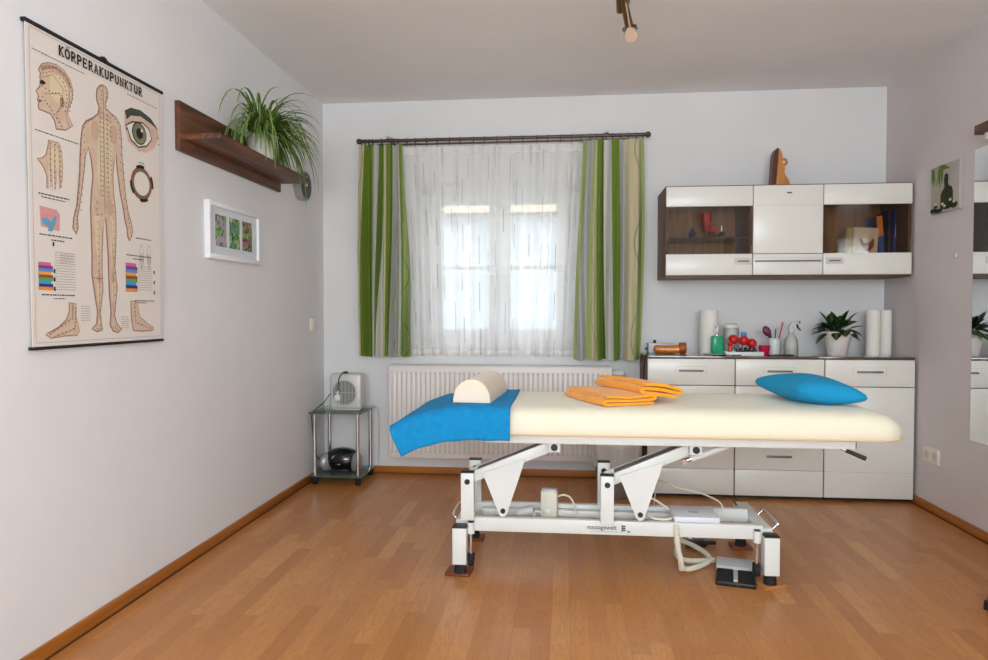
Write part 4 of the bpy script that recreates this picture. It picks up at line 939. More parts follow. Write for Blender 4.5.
# potted dumb cane
dp = thing('potted_plant', 'dark green leafy plant in a fluted white pot on the sideboard', 'plant', (1.625, 4.38, Z))
B().lathe([(0, 0), (.052, 0), (.056, .004), (.08, .125), (.087, .128), (.089, .140), (.084, .142), (.078, .13), (.074, .12), (0, .12)], (1.625, 4.38, Z), 96, fn=lambda u, z: 1 + (.012 * math.sin(u * 2 * PI * 24 + z * 30) if .004 < z < .125 else 0)).build('plant_pot', 'pot', dp)
B().lathe([(0, .124), (.074, .120)], (1.625, 4.38, Z)).build('soil', 'soil', dp)
def leaf(b, P0, az, el, L_, droop, w, n=10):
    lay = b.bm.loops.layers.uv.verify(); side = Vector((-math.sin(az), math.cos(az), 0))
    d = Vector((math.cos(az) * math.cos(el), math.sin(az) * math.cos(el), math.sin(el))); p = Vector(P0); prev = None; st = L_ / n
    for i in range(n + 1):
        t = i / n; s = max(0, (t - .35) / .65)
        ww = .0022 if t < .35 else w * (math.sin(PI * s ** .8)) ** .8 + .0008
        nrm = side.cross(d).normalized()
        v = [b.bm.verts.new(p + side * ww * k + nrm * ww * .28 * abs(k)) for k in (-1, 0, 1)]
        if prev:
            for k in (0, 1):
                f = b.bm.faces.new((prev[k], prev[k + 1], v[k + 1], v[k]))
                for lp, uu in zip(f.loops, (k * .5, k * .5 + .5, k * .5 + .5, k * .5)): lp[lay].uv = (uu, t)
        prev = v
        d = (d + Vector((0, 0, -droop * st * 10 * (.4 + t)))).normalized(); p += d * st
rr = random.Random(4); b = B()
for i in range(34):
    az = i * 2.4 + rr.uniform(-.3, .3); k = i / 34
    el = lerp(.55, 1.4, k ** .9) + rr.uniform(-.1, .1)
    leaf(b, (1.625 + rr.uniform(-.02, .02), 4.38 + rr.uniform(-.02, .02), Z + .12), az, el, lerp(.145, .18, rr.random()), rr.uniform(.9, 1.5) * (1.25 - .4 * k), rr.uniform(.026, .034))
b.build('foliage', 'dieff', dp, fixn=False)

# ------------------------------------------------------------------ right wall things
cv = thing('canvas_picture', 'small canvas of a seated stone statue with palm leaves on the right wall', 'picture', (XR, 3.94, 1.62))
cy0, cy1, cz0, cz1 = 3.765, 4.04, 1.62, 1.87
B().box(XR - .022, XR, cy0, cy1, cz0, cz1, .002).build('canvas', mat('canvas_print_ground', (176, 172, 164), .8, var=.1, vscale=6), cv)
def cp(s, t, k): return (XR - .0225 - .0005 * k, cy1 - s * (cy1 - cy0), cz1 - t * (cz1 - cz0))
def cpoly(pts, m, k, nm):
    return B().poly([cp(s, t, k) for s, t in pts]).build(nm, m, cv, smooth=0, fixn=False)
cd = mat('printed_dark_green', (36, 44, 22), .8, var=.3, vscale=40); cg = mat('printed_palm_green', (96, 124, 40), .8, var=.25, vscale=40)
cpoly([(.36, .95), (.37, .62), (.42, .56), (.5, .50), (.49, .40), (.48, .34), (.50, .24), (.56, .20), (.62, .24), (.64, .34), (.62, .42), (.66, .48), (.76, .52), (.8, .62), (.8, .80), (.92, .86), (.8, .92)], cd, 1, 'statue_print')
b = B()
for P_ in ([(0, .02), (.12, .06), (.2, .36), (.08, .2)], [(.02, .1), (.06, .12), (.16, .42), (.04, .3)], [(.3, .0), (.5, .02), (.7, .12), (.5, .12), (.36, .08)], [(.3, .05), (.38, .1), (.34, .5), (.28, .3)], [(.38, .06), (.46, .12), (.42, .42), (.38, .3)], [(.28, .05), (.3, .1), (.24, .4), (.2, .44)]):
    b.poly([cp(s, t, 2) for s, t in P_])
b.build('palm_leaf_print', cg, cv, smooth=0, fixn=False)
b = B()
for s, t, rx_, ry_ in ((.12, .93, .13, .05), (.3, .96, .14, .05), (.62, .9, .16, .06), (.84, .9, .13, .07), (.2, .86, .08, .025)): b.poly([cp(min(1, max(0, s + rx_ * math.cos(i * PI / 8))), min(1, t + ry_ * math.sin(i * PI / 8)), 3) for i in range(16)])
b.build('stone_print', cd, cv, smooth=0, fixn=False)
for s, t in ((.2, .8), (.52, .88), (.72, .78), (.45, .83), (.85, .84)):
    B().poly([cp(s + .05 * math.cos(i * PI / 5), t + .03 * math.sin(i * PI / 5), 4) for i in range(10)]).build('blossom_print', 'printcream', cv, smooth=0, fixn=False)
tag(B().box(XR - .012, XR, 3.808, 3.826, 1.372, 1.396, .003).build('wall_hook', 'greyplastic'), 'tiny grey hook on the right wall below the statue canvas', 'hook')
sk = thing('power_socket', 'white double power socket low on the right wall', 'socket', (XR, 4.02, .275))
B().box(XR - .01, XR, 3.945, 4.105, .27, .35, .003).build('plate', 'switch', sk)
for y in (3.985, 4.065): B().cyl((XR - .0105, y, .31), (XR - .009, y, .31), .024, seg=24).cyl((XR - .011, y - .009, .31), (XR - .0105, y - .009, .31), .003, seg=8).cyl((XR - .011, y + .009, .31), (XR - .0105, y + .009, .31), .003, seg=8).build('socket_insert', mat('socket_grey', (196, 190, 180), .4), sk)
mi = thing('wall_mirror', 'tall frameless mirror on the right wall at the photo edge', 'mirror', (XR, 3.38, .46))
B().box(XR - .006, XR, 3.10, 3.664, .462, 1.885, .001).build('mirror_glass', 'mirror', mi, smooth=0)
sh2 = thing('small_wall_shelf', 'small brown wooden shelf above the mirror on the right wall', 'shelf', (XR, 3.1, 1.93))
B().box(1.90, XR, 2.9, 3.50, 1.92, 1.962, .002).build('shelf_board', 'walnuts', sh2)
B().box(1.925, XR, 2.95, 2.965, 1.89, 1.92).box(1.925, XR, 3.45, 3.465, 1.89, 1.92).build('bracket', 'cream', sh2)

# ------------------------------------------------------------------ ceiling spotlight
cl = thing('ceiling_spotlight', 'bronze ceiling spotlight bar with a frosted glass end', 'ceiling lamp', (.27, 3.0, 2.5))
def seg_(p0, p1, r, m, nm, r2=None): return B().cyl(p0, p1, r, r2, 20).build(nm, m, cl)
seg_((.245, 2.62, 2.44), (.265, 3.10, 2.43), .012, 'bronze', 'bar')
B().cyl((.25, 2.62, 2.44), (.25, 2.62, 2.5), .05).cyl((.262, 3.02, 2.44), (.262, 3.02, 2.5), .010).build('ceiling_mount', 'bronze', cl)
seg_((.246, 3.08, 2.445), (.282, 3.20, 2.372), .015, 'bronze', 'spot_body', .019)
seg_((.232, 3.10, 2.45), (.240, 3.16, 2.42), .015, 'bronze', 'second_spot', .017)
B().cyl((.256, 3.075, 2.428), (.284, 3.18, 2.358), .0035).build('polished_strip', 'brass', cl)
B().cyl((.259, 3.185, 2.352), (.268, 3.20, 2.345), .010).cyl((.303, 3.185, 2.364), (.312, 3.20, 2.357), .010).cyl((.262, 3.19, 2.35), (.308, 3.19, 2.362), .0045).cyl((.283, 3.198, 2.370), (.286, 3.198, 2.34), .008).build('fork', 'steel', cl)
B().cyl((.288, 3.205, 2.338), (.292, 3.188, 2.318), .030, .028, 28).build('glass_end', 'beige', cl)

# ------------------------------------------------------------------ massage table
mt = thing('massage_table', 'white height-adjustable massage table with a cream sheet', 'massage table', (.25, 3.1, 0))
FY, RY_ = 2.866, 3.12       # front / rear lifting frame
Wm = 'white'
# end cross beams with corner posts
for x, hx in ((-.43, 1), (.818, -1)):
    B().box(x - .026, x + .026, 2.92, 3.33, .165, .215, .003).build('cross_beam', Wm, mt)
    for y in (2.862, 3.33):
        p_ = B().box(x - .029, x + .029, y - .03, y + .03, .052, .203, .003).build('corner_post', Wm, mt)
        B().box(x - .0295, x + .0295, y - .0305, y + .0305, .203, .209, .002).build('end_cap', 'black', p_)
        B().cyl((x, y, .012), (x, y, .052), .026, .022).build('foot', 'rubber', p_)
for y0, nm in ((FY + .022, 'front_rail'), (RY_, 'rear_rail')):
    B().box(-.404, .792, y0 - .015, y0 + .02, .183, .24, .003).build(nm, Wm, mt)
# second (inner) tubes
B().box(-.36, .78, 2.99, 3.03, .175, .20, .003).build('inner_tube', 'cream', mt)
B().box(-.36, .6, 3.06, 3.10, .195, .225, .003).build('inner_tube', Wm, mt)
# upright posts
for x in (-.398, .174):
    for y, top in ((FY - .005, .43), (RY_, .43)):
        p_ = B().box(x - .027, x + .027, y - .017, y + .017, .24 if y > 3 else .235, top, .003).build('upright_post', Wm, mt)
        B().box(x - .0275, x + .0275, y - .0175, y + .0175, top, top + .006, .002).build('end_cap', 'black', p_)
        B().cyl((x, y - .021, .395), (x, y - .016, .395), .0115).build('bolt_cap', 'black', p_)
# lifting arms with triangular plates
for (px, pz, qx, qz) in ((-.385, .405, -.04, .547), (.187, .405, .522, .547)):
    d_ = Vector((qx - px, 0, qz - pz)); ang = math.degrees(math.atan2(d_.z, d_.x)); L_ = d_.length
    for y in (FY + .02, FY + .105):
        b = B().box(px - .015, px + L_, y - .008, y + .008, pz - .022, pz + .022, .003)
        b.rotate(RY(-ang), (px, y, pz)).build('lifting_arm', Wm, mt)
    b = B().box(px + .03, px + L_ - .03, FY + .028, FY + .097, pz + .008, pz + .020)
    b.rotate(RY(-ang), (px, FY, pz)).build('arm_top_shade', mat('arm_shade_grey', (120, 122, 124), .5), mt)  # dark grey paints the shade on top of the white arm
    ox = px + .385 - (.012 if px > 0 else 0)
    tri = [(-.337 + ox, .428), (-.16 + ox, .488), (-.236 + ox, .258), (-.243 + ox, .250), (-.252 + ox, .247), (-.261 + ox, .250), (-.268 + ox, .258)]
    t_ = B().prism(tri, 'Y', FY + .0, FY + .008).build('triangular_plate', Wm, mt)
    B().cyl((-.252 + ox, FY - .005, .272), (-.252 + ox, FY, .272), .0105).build('bolt_cap', 'black', t_)
    bl_ = B().box(qx - .024, qx + .024, FY - .03, FY + .02, qz - .022, qz + .03, .003).build('bearing_block', Wm, mt)
    B().cyl((qx, FY - .036, qz - .001), (qx, FY - .03, qz - .001), .014).build('bolt_cap', 'black', bl_)
# actuator strut
B().cyl((.512, 2.90, .497), (.66, 2.90, .553), .0135).build('gas_strut', Wm, mt)
B().cyl((.487, 2.90, .487), (.514, 2.90, .498), .009).cyl((.487, 2.885, .487), (.487, 2.915, .487), .010).build('strut_end', 'chrome', mt)
B().cyl((-.2, 2.99, .23), (-.13, 2.99, .245), .02).torus((-.11, 2.95, .235), .016, .005, 'Y').build('motor_joint', 'greyplastic', mt)
# top frame
b = B().box(-.32, 1.12, 2.815, 2.848, .564, .60, .003).box(-.32, 1.12, 3.40, 3.43, .568, .60, .003)
for x in (-.30, .25, .55, 1.095): b.box(x - .015, x + .015, 2.848, 3.40, .57, .598)
b.build('top_frame', Wm, mt)
b = B().box(1.1205, 1.123, 2.817, 2.846, .568, .598).build('frame_end', 'black', mt)
# mattress
def bend(x, z, x0=-.36, R_=.68, amax=math.radians(35), zr=.60):
    """bend the head section down for x < x0"""
    s = x0 - x
    if s <= 0: return x, z
    a = min(amax, s / R_); sa = amax * R_
    cx = x0 - R_ * math.sin(a); cz = zr - R_ * (1 - math.cos(a))
    if s > sa: cx -= (s - sa) * math.cos(a); cz -= (s - sa) * math.sin(a)
    h = z - zr
    return cx - h * math.sin(a), cz + h * math.cos(a)
MX0, MX1, MY0, MY1 = -.692, 1.308, 2.782, 3.46
def rrect(ins, r, n=8):
    out = []
    x0, x1, y0, y1 = MX0 + ins, MX1 - ins, MY0 + ins, MY1 - ins; r = max(.004, r - ins * .6)
    for cx, cy, a0 in ((x1 - r, y1 - r, 0), (x0 + r, y1 - r, PI / 2), (x0 + r, y0 + r, PI), (x1 - r, y0 + r, 1.5 * PI)):
        for k in range(n + 1): a = a0 + PI / 2 * k / n; out.append((cx + r * math.cos(a), cy + r * math.sin(a)))
    return out
b = B(); rings = []
for ins, z in ((.03, .601), (.008, .602), (0, .610), (.0, .635), (.002, .655), (.008, .675), (.018, .690), (.034, .701), (.056, .708), (.09, .711)):
    rings.append([b.bm.verts.new((x, y, z)) for x, y in rrect(ins, .10)])
for r1, r2 in zip(rings, rings[1:]):
    for k in range(len(r1)): b.bm.faces.new((r1[k], r1[(k + 1) % len(r1)], r2[(k + 1) % len(r1)], r2[k]))
b.bm.faces.new(rings[0][::-1]); b.bm.faces.new(rings[-1])
x = -.70
while x < 1.28:
    bmesh.ops.bisect_plane(b.bm, geom=b.bm.verts[:] + b.bm.edges[:] + b.bm.faces[:], plane_co=(x, 0, 0), plane_no=(1, 0, 0)); x += .03 if x < -.25 else .1
y = 2.9
while y < 3.4:
    bmesh.ops.bisect_plane(b.bm, geom=b.bm.verts[:] + b.bm.edges[:] + b.bm.faces[:], plane_co=(0, y, 0), plane_no=(0, 1, 0)); y += .08
for v in b.bm.verts:
    # right end of the sheeted cushion tapers down
    t = max(0, (v.co.x - 1.10) / .205); v.co.z -= .026 * t * t * min(1, max(0, (v.co.z - .60) / .1))
    v.co.x, v.co.z = bend(v.co.x, v.co.z)
b.build('mattress', 'sheet', mt, smooth=60)
b = B(); pts = []
for x, y in rrect(-.0005, .10): pts.append((x, y))
i0 = 0
tb = []
for k in range(len(pts) + 1):
    x, y = pts[k % len(pts)]
    tb.append((x, y))
fine = []
for (xa, ya), (xb, yb) in zip(tb, tb[1:]):
    n = max(1, int(math.hypot(xb - xa, yb - ya) / .05))
    for k in range(n): fine.append((lerp(xa, xb, k / n), lerp(ya, yb, k / n)))
P3 = []
for x, y in fine:
    bx_, bz_ = bend(x, .605); P3.append((bx_, y, bz_))
b.tube(P3 + [P3[0]], .0045, 6).build('hem', 'piping', mt)
b = B()
def hb_(x, z): return bend(x, z)
pr = [bend(-.34 - k * .03, .598) for k in range(9)]; pr2 = [bend(-.34 - k * .03, .586) for k in range(9)]
b.prism(pr + pr2[::-1], 'Y', 2.90, 2.93).prism(pr + pr2[::-1], 'Y', 3.36, 3.39).build('head_frame', Wm, mt)
B().cyl((1.06, 2.87, .565), (1.10, 2.86, .552), .005).build('lever_rod', 'chrome', mt)
B().cyl((1.10, 2.86, .552), (1.168, 2.84, .524), .008, .009).build('lever_grip', 'black', mt)
# lettering on the front rail
ytx = FY + .022 - .0158
text('table_lettering', 'massagewelt', .0265, (.093, ytx, .2055), FRONT, 'darkgrey', mt, sx=.9, align='LEFT', offset=.0003)
text('table_lettering', 'medizinische technik', .0085, (.105, ytx, .1955), FRONT, 'inkgrey', mt, sx=1.2, align='LEFT') if False else None
M['navy'] = mat('printed_navy', (50, 78, 104), .7)
lb_ = B()
for i in range(3):
    z = .2005 + i * .0085
    lb_.prism([(.234, z), (.234, z + .0065), (.247, z + .0065), (.2515, z + .003), (.247, z)], 'Y', ytx, ytx + .0006)
lb_.prism([(.2335, .194), (.2335, .2285), (.2355, .2285), (.2355, .194)], 'Y', ytx - .0001, ytx + .0006)
lb_.build('table_emblem', 'navy', mt)
text('table_lettering', 'ix', .0185, (.256, ytx, .194), FRONT, 'ink', mt, align='LEFT', offset=.0003)
B().box(.103, .222, ytx, ytx + .0006, .1965, .198).build('table_underline', mat('printed_pale_blue', (150, 170, 196), .7), mt)
# castor lifts and pull handles
for x, s in ((-.385, -1), (.768, 1)):
    B().cyl((x, 2.865, .175), (x, 2.865, .222), .015).build('lift_sleeve', Wm, mt)
    B().cyl((x, 2.865, .222), (x, 2.865, .226), .013).build('sleeve_cap', 'black', mt)
    B().cyl((x, 2.868, .07), (x, 2.868, .176), .006).build('lift_rod', 'chrome', mt)
    B().cyl((x - .01, 2.872, .062), (x + .01, 2.872, .062), .026).box(x - .014, x + .014, 2.86, 2.885, .06, .09, .004).build('castor', 'rubber', mt)
b = B().tube([(.84, 3.15, .20), (.862, 3.15, .222), (.870, 3.135, .229), (.870, 2.955, .229), (.862, 2.94, .222), (.84, 2.94, .20)], .0055, 10, smooth=5).build('pull_handle', 'chrome', mt)
B().tube([(-.452, 3.13, .20), (-.465, 3.13, .222), (-.474, 3.115, .229), (-.474, 2.955, .229), (-.465, 2.94, .222), (-.452, 2.94, .20)], .0055, 10, smooth=5).build('pull_handle', 'chrome', mt)
# control box
cb = thing('control_box', 'flat white control box lying across the table rails', 'control box', (.54, 2.96, .2405))
B().box(.447, .627, 2.885, 3.06, .2405, .263, .004).build('housing', mat('white_box_plastic', (222, 226, 236), .4), cb)
B().box(.515, .555, 2.955, 2.965, .263, .2636).build('label_strip', 'darkmetal', cb)
b = B()
b.tube([(.45, 3.02, .25), (.42, 3.03, .27), (.37, 3.02, .30), (.345, 2.98, .285), (.34, 2.93, .262), (.37, 2.90, .249), (.42, 2.90, .247), (.446, 2.92, .25)], .005, 8, smooth=6)
b.build('side_cable', 'coil', cb)
B().tube([(.627, 2.99, .25), (.655, 2.99, .253), (.66, 3.03, .285), (.60, 3.12, .30), (.50, 3.16, .315), (.46, 3.19, .33), (.44, 3.25, .32), (.43, 3.3, .30), (.43, 3.4, .15), (.46, 3.55, .01), (.5, 3.7, .008), (.47, 3.95, .008)], .0035, 8, smooth=6).build('mains_cable', 'coil', cb)
# foot pedal with coiled cable
fp = thing('foot_pedal', 'grey and black foot switch on the floor under the massage table', 'foot pedal', (.70, 2.98, 0))
PO = .028
pr_ = RZ(-13)
B().box(.60, .755, 2.845, 3.08, .0, .018, .004).rotate(pr_, (.68, 2.96, 0)).shift((PO, -.01, 0)).build('base', 'black', fp)
B().prism([(2.97, .018), (2.97, .038), (3.0, .048), (3.06, .045), (3.078, .02)], 'X', .602, .753).rotate(pr_, (.68, 2.96, 0)).shift((PO, -.01, 0)).build('cover', 'greyplastic', fp)
for x0, x1 in ((.605, .668), (.687, .75)):
    b = B().box(x0, x1, 2.85, 2.968, .019, .030, .003)
    for k in range(9): b.box(x0 + .004, x1 - .004, 2.856 + k * .012, 2.860 + k * .012, .03, .0325)
    b.rotate(RX(5), (.68, 2.97, .019)).rotate(pr_, (.68, 2.96, 0)).shift((PO, -.01, 0)).build('pedal', 'rubber', fp)
B().box(.669, .686, 2.85, 2.968, .019, .026, .002).rotate(pr_, (.68, 2.96, 0)).shift((PO, -.01, 0)).build('divider', 'greyplastic', fp)
coilpts = [(.452, 2.868, .236), (.455, 2.858, .16), (.47, 2.87, .09), (.487, 2.95, .03), (.496, 3.0, .014), (.525, 2.985, .014), (.578, 3.03, .014), (.628, 3.095, .014), (.636, 3.155, .014), (.61, 3.235, .02), (.555, 3.31, .025), (.52, 3.30, .03), (.52, 3.24, .03), (.50, 3.16, .03), (.50, 3.10, .022), (.535, 3.065, .022), (.587, 3.084, .016), (.655, 3.10, .016)]
base_c = spline([Vector(p) for p in coilpts], 26); n = len(base_c)
cum = [0.0]
for a_, b_ in zip(base_c, base_c[1:]): cum.append(cum[-1] + (b_ - a_).length)
b = B(); b.tube(base_c, .0095, 8)
nrm = None; hp = []
steps = int(cum[-1] / .0014); j = 0
for i in range(steps):
    s = i * .0014
    while j < n - 2 and cum[j + 1] < s: j += 1
    f = (s - cum[j]) / max(1e-6, cum[j + 1] - cum[j]); p = base_c[j].lerp(base_c[j + 1], f); t = (base_c[j + 1] - base_c[j]).normalized()
    nrm = t.orthogonal().normalized() if nrm is None else (nrm - t * nrm.dot(t)).normalized()
    bn = t.cross(nrm); a_ = 2 * PI * s / .0075
    hp.append(p + (nrm * math.cos(a_) + bn * math.sin(a_)) * .0098)
b.tube(hp, .0026, 5)
b.build('coiled_cable', 'coil', fp)
B().tube([(.50, 3.2, .01), (.53, 3.3, .02), (.56, 3.34, .05), (.60, 3.36, .02)], .006, 8, smooth=5).build('spare_cable', 'coil', fp)
tag(B().box(.565, .66, 3.30, 3.345, .0, .028, .006, rot=RZ(12)).box(.655, .705, 3.32, 3.345, .008, .024, .004, rot=RZ(12)).build('cable_connector', 'black'), 'black cable connector lying on the floor behind the coiled cable', 'connector')
# floor pads
o = tag(B().box(-.49, -.385, 2.84, 2.935, 0, .0115, .001, rot=RZ(-4)).build('floor_pad', 'pad'), 'thin reddish wooden pad under the left front table foot', 'floor pad', 'wooden pads under the table feet')
tag(B().box(.76, .872, 2.835, 2.95, 0, .0115, .001, rot=RZ(24)).build('floor_pad', 'padlight'), 'light wooden pad under the right front table foot', 'floor pad', 'wooden pads under the table feet')
for x, lb in ((-.43, 'left'), (.818, 'right')):
    tag(B().box(x - .045, x + .045, 3.285, 3.375, 0, .0115, .001).build('floor_pad', 'pad'), 'thin reddish wooden pad under the %s rear table foot' % lb, 'floor pad', 'wooden pads under the table feet')
# power unit on the floor
pu = thing('power_unit', 'ivory motor power unit standing under the massage table', 'power unit', (-.06, 3.04, .2005))
B().box(-.098, -.028, 2.99, 3.03, .2005, .325, .004, rot=RZ(-8)).build('housing', 'cream', pu)
B().box(-.08, -.055, 2.983, 2.986, .232, .250, .002, rot=RZ(-8), piv=(-.063, 3.01, .25)).build('label', 'white', pu)
B().box(-.095, -.03, 2.992, 3.03, .325, .333, .003, rot=RZ(-8)).build('lid', 'greyplastic', pu)
B().tube([(-.028, 3.01, .30), (.0, 3.02, .305), (.03, 3.02, .29), (.05, 3.02, .24), (.055, 3.02, .205)], .004, 8, smooth=6).build('cable', 'coil', pu)

# waste bin beside the sideboard
wb = thing('waste_bin', 'taupe waste bin with a clear plastic liner beside the sideboard', 'waste bin', (.31, 4.2, 0))
B().lathe([(0, 0), (.105, 0), (.11, .005), (.135, .29), (.131, .29), (.106, .01), (0, .01)], (.31, 4.22, 0), 36).build('bin_body', 'bin', wb)
rr = random.Random(2)
ph = [rr.uniform(0, 6) for _ in range(6)]
b = B().lathe([(.137, .18), (.142, .24), (.148, .29), (.15, .315), (.135, .335), (.10, .345), (.115, .33), (.128, .29)], (.31, 4.22, 0), 72, fn=lambda u, z: 1 + .035 * math.sin(u * 2 * PI * 9 + ph[0] + z * 20) + .02 * math.sin(u * 2 * PI * 17 + ph[1]))
b.build('plastic_liner', 'bag', wb)

# ------------------------------------------------------------------ on the table: towel, bolster, towels, pillow
def towel_fn(u, v):
    # u 0..1 along x (right -> left end), v 0..1: rear edge -> front drop -> hem
    x = lerp(-.214, -.672, u)
    L1 = .60; s = v * (L1 + .146)
    top, r = .7155, .062
    if s < L1 - .02:
        y = 3.43 - s; z = top
    else:
        q = s - (L1 - .02); arc = PI / 2 * r
        if q < arc:
            a = q / r; y = 3.43 - (L1 - .02) - r * math.sin(a); z = top - r * (1 - math.cos(a))
        else:
            y = 3.43 - (L1 - .02) - r; z = top - r - (q - arc)
    y -= .037 + .003 * math.sin(x * 40) * max(0, v - .8) * 3
    # towel edge slants a little and its left end rounds the cushion end
    e = max(0, (u - .86) / .14)
    z -= .014 * e * e * (1 if v < .8 else .3)
    yc = 3.13
    y = yc + (y - yc) * (1 - .0 * e)
    z += .0012 * math.sin(x * 55 + v * 9)
    bx_, bz_ = bend(x, z)
    if v < .12: bx_ += .0
    return (bx_, y, bz_)
b = B(); b.grid(towel_fn, 60, 60)
tag(b.build('blue_towel', 'blue', smooth=60, solid=.005), 'turquoise blue terry towel draped over the head end of the massage table', 'towel')
bo = thing('half_round_bolster', 'cream half-round bolster lying on the blue towel', 'bolster', (-.37, 3.17, .717))
prof = [(-.078, 0), (.078, 0), (.078, .012)] + [(.078 * math.cos(a * PI / 14), .012 + .086 * math.sin(a * PI / 14)) for a in range(1, 14)] + [(-.078, .012)]
prof = prof[::-1]
b = B().prism([(x_ - .366, z_ + .7175) for x_, z_ in prof], 'Y', 2.865, 3.32)
es = [e for e in b.bm.edges if abs(e.verts[0].co.y - e.verts[1].co.y) < 1e-5]
bmesh.ops.bevel(b.bm, geom=es, offset=.006, segments=2, affect='EDGES')
b.rotate(RZ(-4), (-.37, 3.11, .7)).build('bolster_cover', 'bolster', bo)
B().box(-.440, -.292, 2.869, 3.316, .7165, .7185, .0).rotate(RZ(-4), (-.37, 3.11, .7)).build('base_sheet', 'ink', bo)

def folded(name, W, L_, layers, t, amp=.002, seed=0):
    """cloth folded back and forth: cross-section in x-z, swept along y"""
    b = B(); path = []; rr = random.Random(seed); r = t / 2
    for k in range(layers):
        z = r + k * t; xs = (W - r, r) if k % 2 == 0 else (r, W - r)
        jit = rr.uniform(-.006, .006)
        n = 12
        for i in range(n + 1): path.append((lerp(xs[0], xs[1], i / n) + (jit if i == n else 0), z))
        if k < layers - 1:
            sx_ = -1 if k % 2 == 0 else 1; xe = xs[1] + jit
            for i in range(1, 5): a = PI * i / 5; path.append((xe + sx_ * math.sin(a) * r * 1.3, z + r - r * math.cos(a)))
    off = []
    th = t * .46
    for i, (x, z) in enumerate(path):
        x0, z0 = path[max(0, i - 1)]; x1, z1 = path[min(len(path) - 1, i + 1)]
        d = Vector((x1 - x0, z1 - z0)).normalized(); off.append(Vector((-d.y, d.x)) * th)
    ny = 14; rows = []
    for j in range(ny + 1):
        y = L_ * j / ny
        row = []
        for side in (1, -1):
            idx = range(len(path)) if side == 1 else range(len(path) - 1, -1, -1)
            for i in idx:
                x, z = path[i]; e = (abs(j - ny / 2) / (ny / 2)) ** 8
                zz = z + off[i].y * side * (1 - .25 * e); xx = x + off[i].x * side
                zz *= 1 + .08 * math.sin(xx * 30 + y * 13 + seed)
                row.append(b.bm.verts.new((xx + .004 * math.sin(y * 16 + seed + z * 90), y, max(.0005, zz))))
        rows.append(row)
    m_ = len(rows[0])
    for a, c_ in zip(rows, rows[1:]):
        for k in range(m_): b.bm.faces.new((a[k], a[(k + 1) % m_], c_[(k + 1) % m_], c_[k]))
    b.bm.faces.new(rows[0][::-1]); b.bm.faces.new(rows[-1])
    return b
b = folded('t', .225, .38, 3, .0150, seed=1)
for v in b.bm.verts: v.co = RZ(24) @ v.co + Vector((.165, 2.842, .7115))
tag(b.build('folded_towel', 'orange', smooth=60), 'orange folded towel lying flat on the cream sheet', 'towel', 'folded orange towels')
b = folded('t', .185, .39, 3, .0185, seed=5)
for v in b.bm.verts:
    v.co = RZ(26) @ (RY(9) @ v.co) + Vector((.315, 2.915, .7115 + .045))
tag(b.build('folded_towel', 'orange', smooth=60), 'orange folded towel leaning on top of the flat one', 'towel', 'folded orange towels')

b = B()
for sgn in (1, -1):
    def pf_(u, v, sgn=sgn):
        a = u * 2 - 1; c_ = v * 2 - 1
        h = ((1 - a ** 2) * (1 - c_ ** 2)) ** .36 * .064
        x = a * .150 * (1 - .10 * (1 - c_ * c_)) ; y = c_ * .215 * (1 - .12 * (1 - a * a))
        return (x, y, sgn * h * (1 if sgn > 0 else .9) + .003 * math.sin(a * 9 + c_ * 5) * (1 - a * a) * (1 - c_ * c_))
    b.grid(pf_, 34, 28)
bmesh.ops.remove_doubles(b.bm, verts=b.bm.verts[:], dist=.0004)
for v in b.bm.verts: v.co = RZ(8) @ (RY(6) @ v.co) + Vector((1.04, 3.12, .7115 + .052))
tag(b.build('blue_pillow', 'pillow', smooth=60), 'turquoise blue pillow on the right end of the massage table', 'pillow')

# stool just inside the right edge
so = thing('wooden_stool', 'dark splayed stool leg with a black foot at the right photo edge', 'stool', (1.68, 2.55, 0))
for dx, dy in ((-1, 1), (1, 1), (-1, -1), (1, -1)):
    l_ = B().cyl((1.70 + dx * .145, 2.58 + dy * .14, .0), (1.72 + dx * .09, 2.58 + dy * .09, .44), .011, .015).build('leg', 'walnut', so)
    B().cyl((1.70 + dx * .145, 2.58 + dy * .14, 0), (1.70 + dx * .144, 2.58 + dy * .139, .03), .014).build('foot_cap', 'rubber', l_)
B().cyl((1.72, 2.58, .43), (1.72, 2.58, .46), .15, seg=32).build('seat', 'walnut', so)

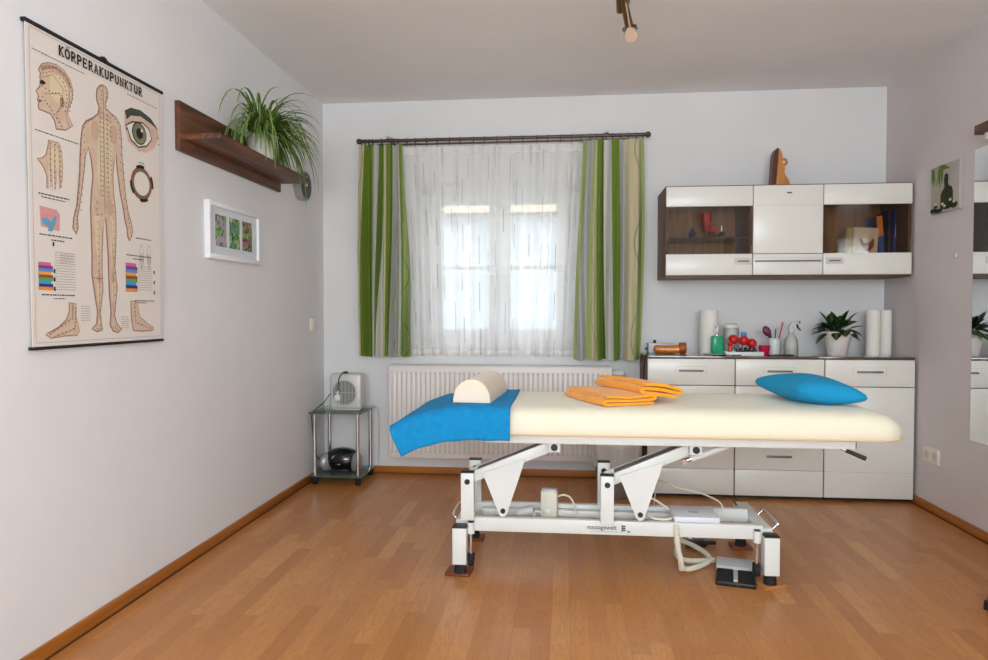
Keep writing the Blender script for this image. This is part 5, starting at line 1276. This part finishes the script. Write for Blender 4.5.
# ------------------------------------------------------------------ light
wd = bpy.data.worlds.new('sky'); SC.world = wd; wd.use_nodes = True
bg = wd.node_tree.nodes['Background']; bg.inputs[0].default_value = (.84, .92, 1.0, 1); bg.inputs[1].default_value = 9.0
def area(name, loc, rot, sx_, sy_, power, col, portal=False):
    l = bpy.data.lights.new(name, 'AREA'); l.shape = 'RECTANGLE'; l.size = sx_; l.size_y = sy_; l.energy = power; l.color = col
    o = bpy.data.objects.new(name, l); COL.objects.link(o); o.location = loc; o.rotation_euler = rot
    if portal: l.cycles.is_portal = True
    return o
area('window_daylight_portal', ((wx0 + wx1) / 2, D + .33, (wz0 + wz1) / 2), (-PI / 2, 0, 0), wx1 - wx0, wz1 - wz0, 1, (1, 1, 1), True)
area('side_fill_light', (XR + .10, (ry0 + ry1) / 2, (rz0 + rz1) / 2), (0, math.radians(118), 0), rz1 - rz0 - .1, ry1 - ry0 - .1, 34, (.90, .97, 1.0))  # added lamp in the side opening, tilted up to brighten the ceiling
area('side_window_portal', (XR + .28, (ry0 + ry1) / 2, (rz0 + rz1) / 2), (0, PI / 2, 0), rz1 - rz0, ry1 - ry0, 1, (1, 1, 1), True)
area('rear_window_portal', ((fx0 + fx1) / 2, YF - .28, (fz0 + fz1) / 2), (PI / 2, 0, 0), fx1 - fx0, fz1 - fz0, 1, (1, 1, 1), True)
area('rear_fill_light', ((fx0 + fx1) / 2, YF - .10, (fz0 + fz1) / 2), (math.radians(122), 0, 0), fx1 - fx0 - .1, fz1 - fz0 - .1, 122, (.91, .975, 1.0))  # added fill lamp behind the camera, aimed upward for a lighter ceiling
s = bpy.data.lights.new('sun', 'SUN'); s.energy = 2.0; s.angle = .01; s.color = (1, .96, .9)
so_ = bpy.data.objects.new('sun', s); COL.objects.link(so_); so_.rotation_euler = (math.radians(34), 0, math.radians(-35))

# ------------------------------------------------------------------ camera
cam = bpy.data.cameras.new('camera'); cam.sensor_width = 36; cam.lens = 700 / 988 * 36
co = bpy.data.objects.new('camera', cam); COL.objects.link(co); SC.camera = co
co.location = (0, 0, 1.098); co.rotation_euler = (PI / 2 - .0267, 0.0, .1005)
SC.view_settings.view_transform = 'Standard'; SC.view_settings.look = 'None'
SC.view_settings.exposure = -0.2; SC.view_settings.gamma = 1.0; SC.view_settings.use_curve_mapping = False
SC.cycles.max_bounces = 10; SC.cycles.diffuse_bounces = 6; SC.cycles.transparent_max_bounces = 16
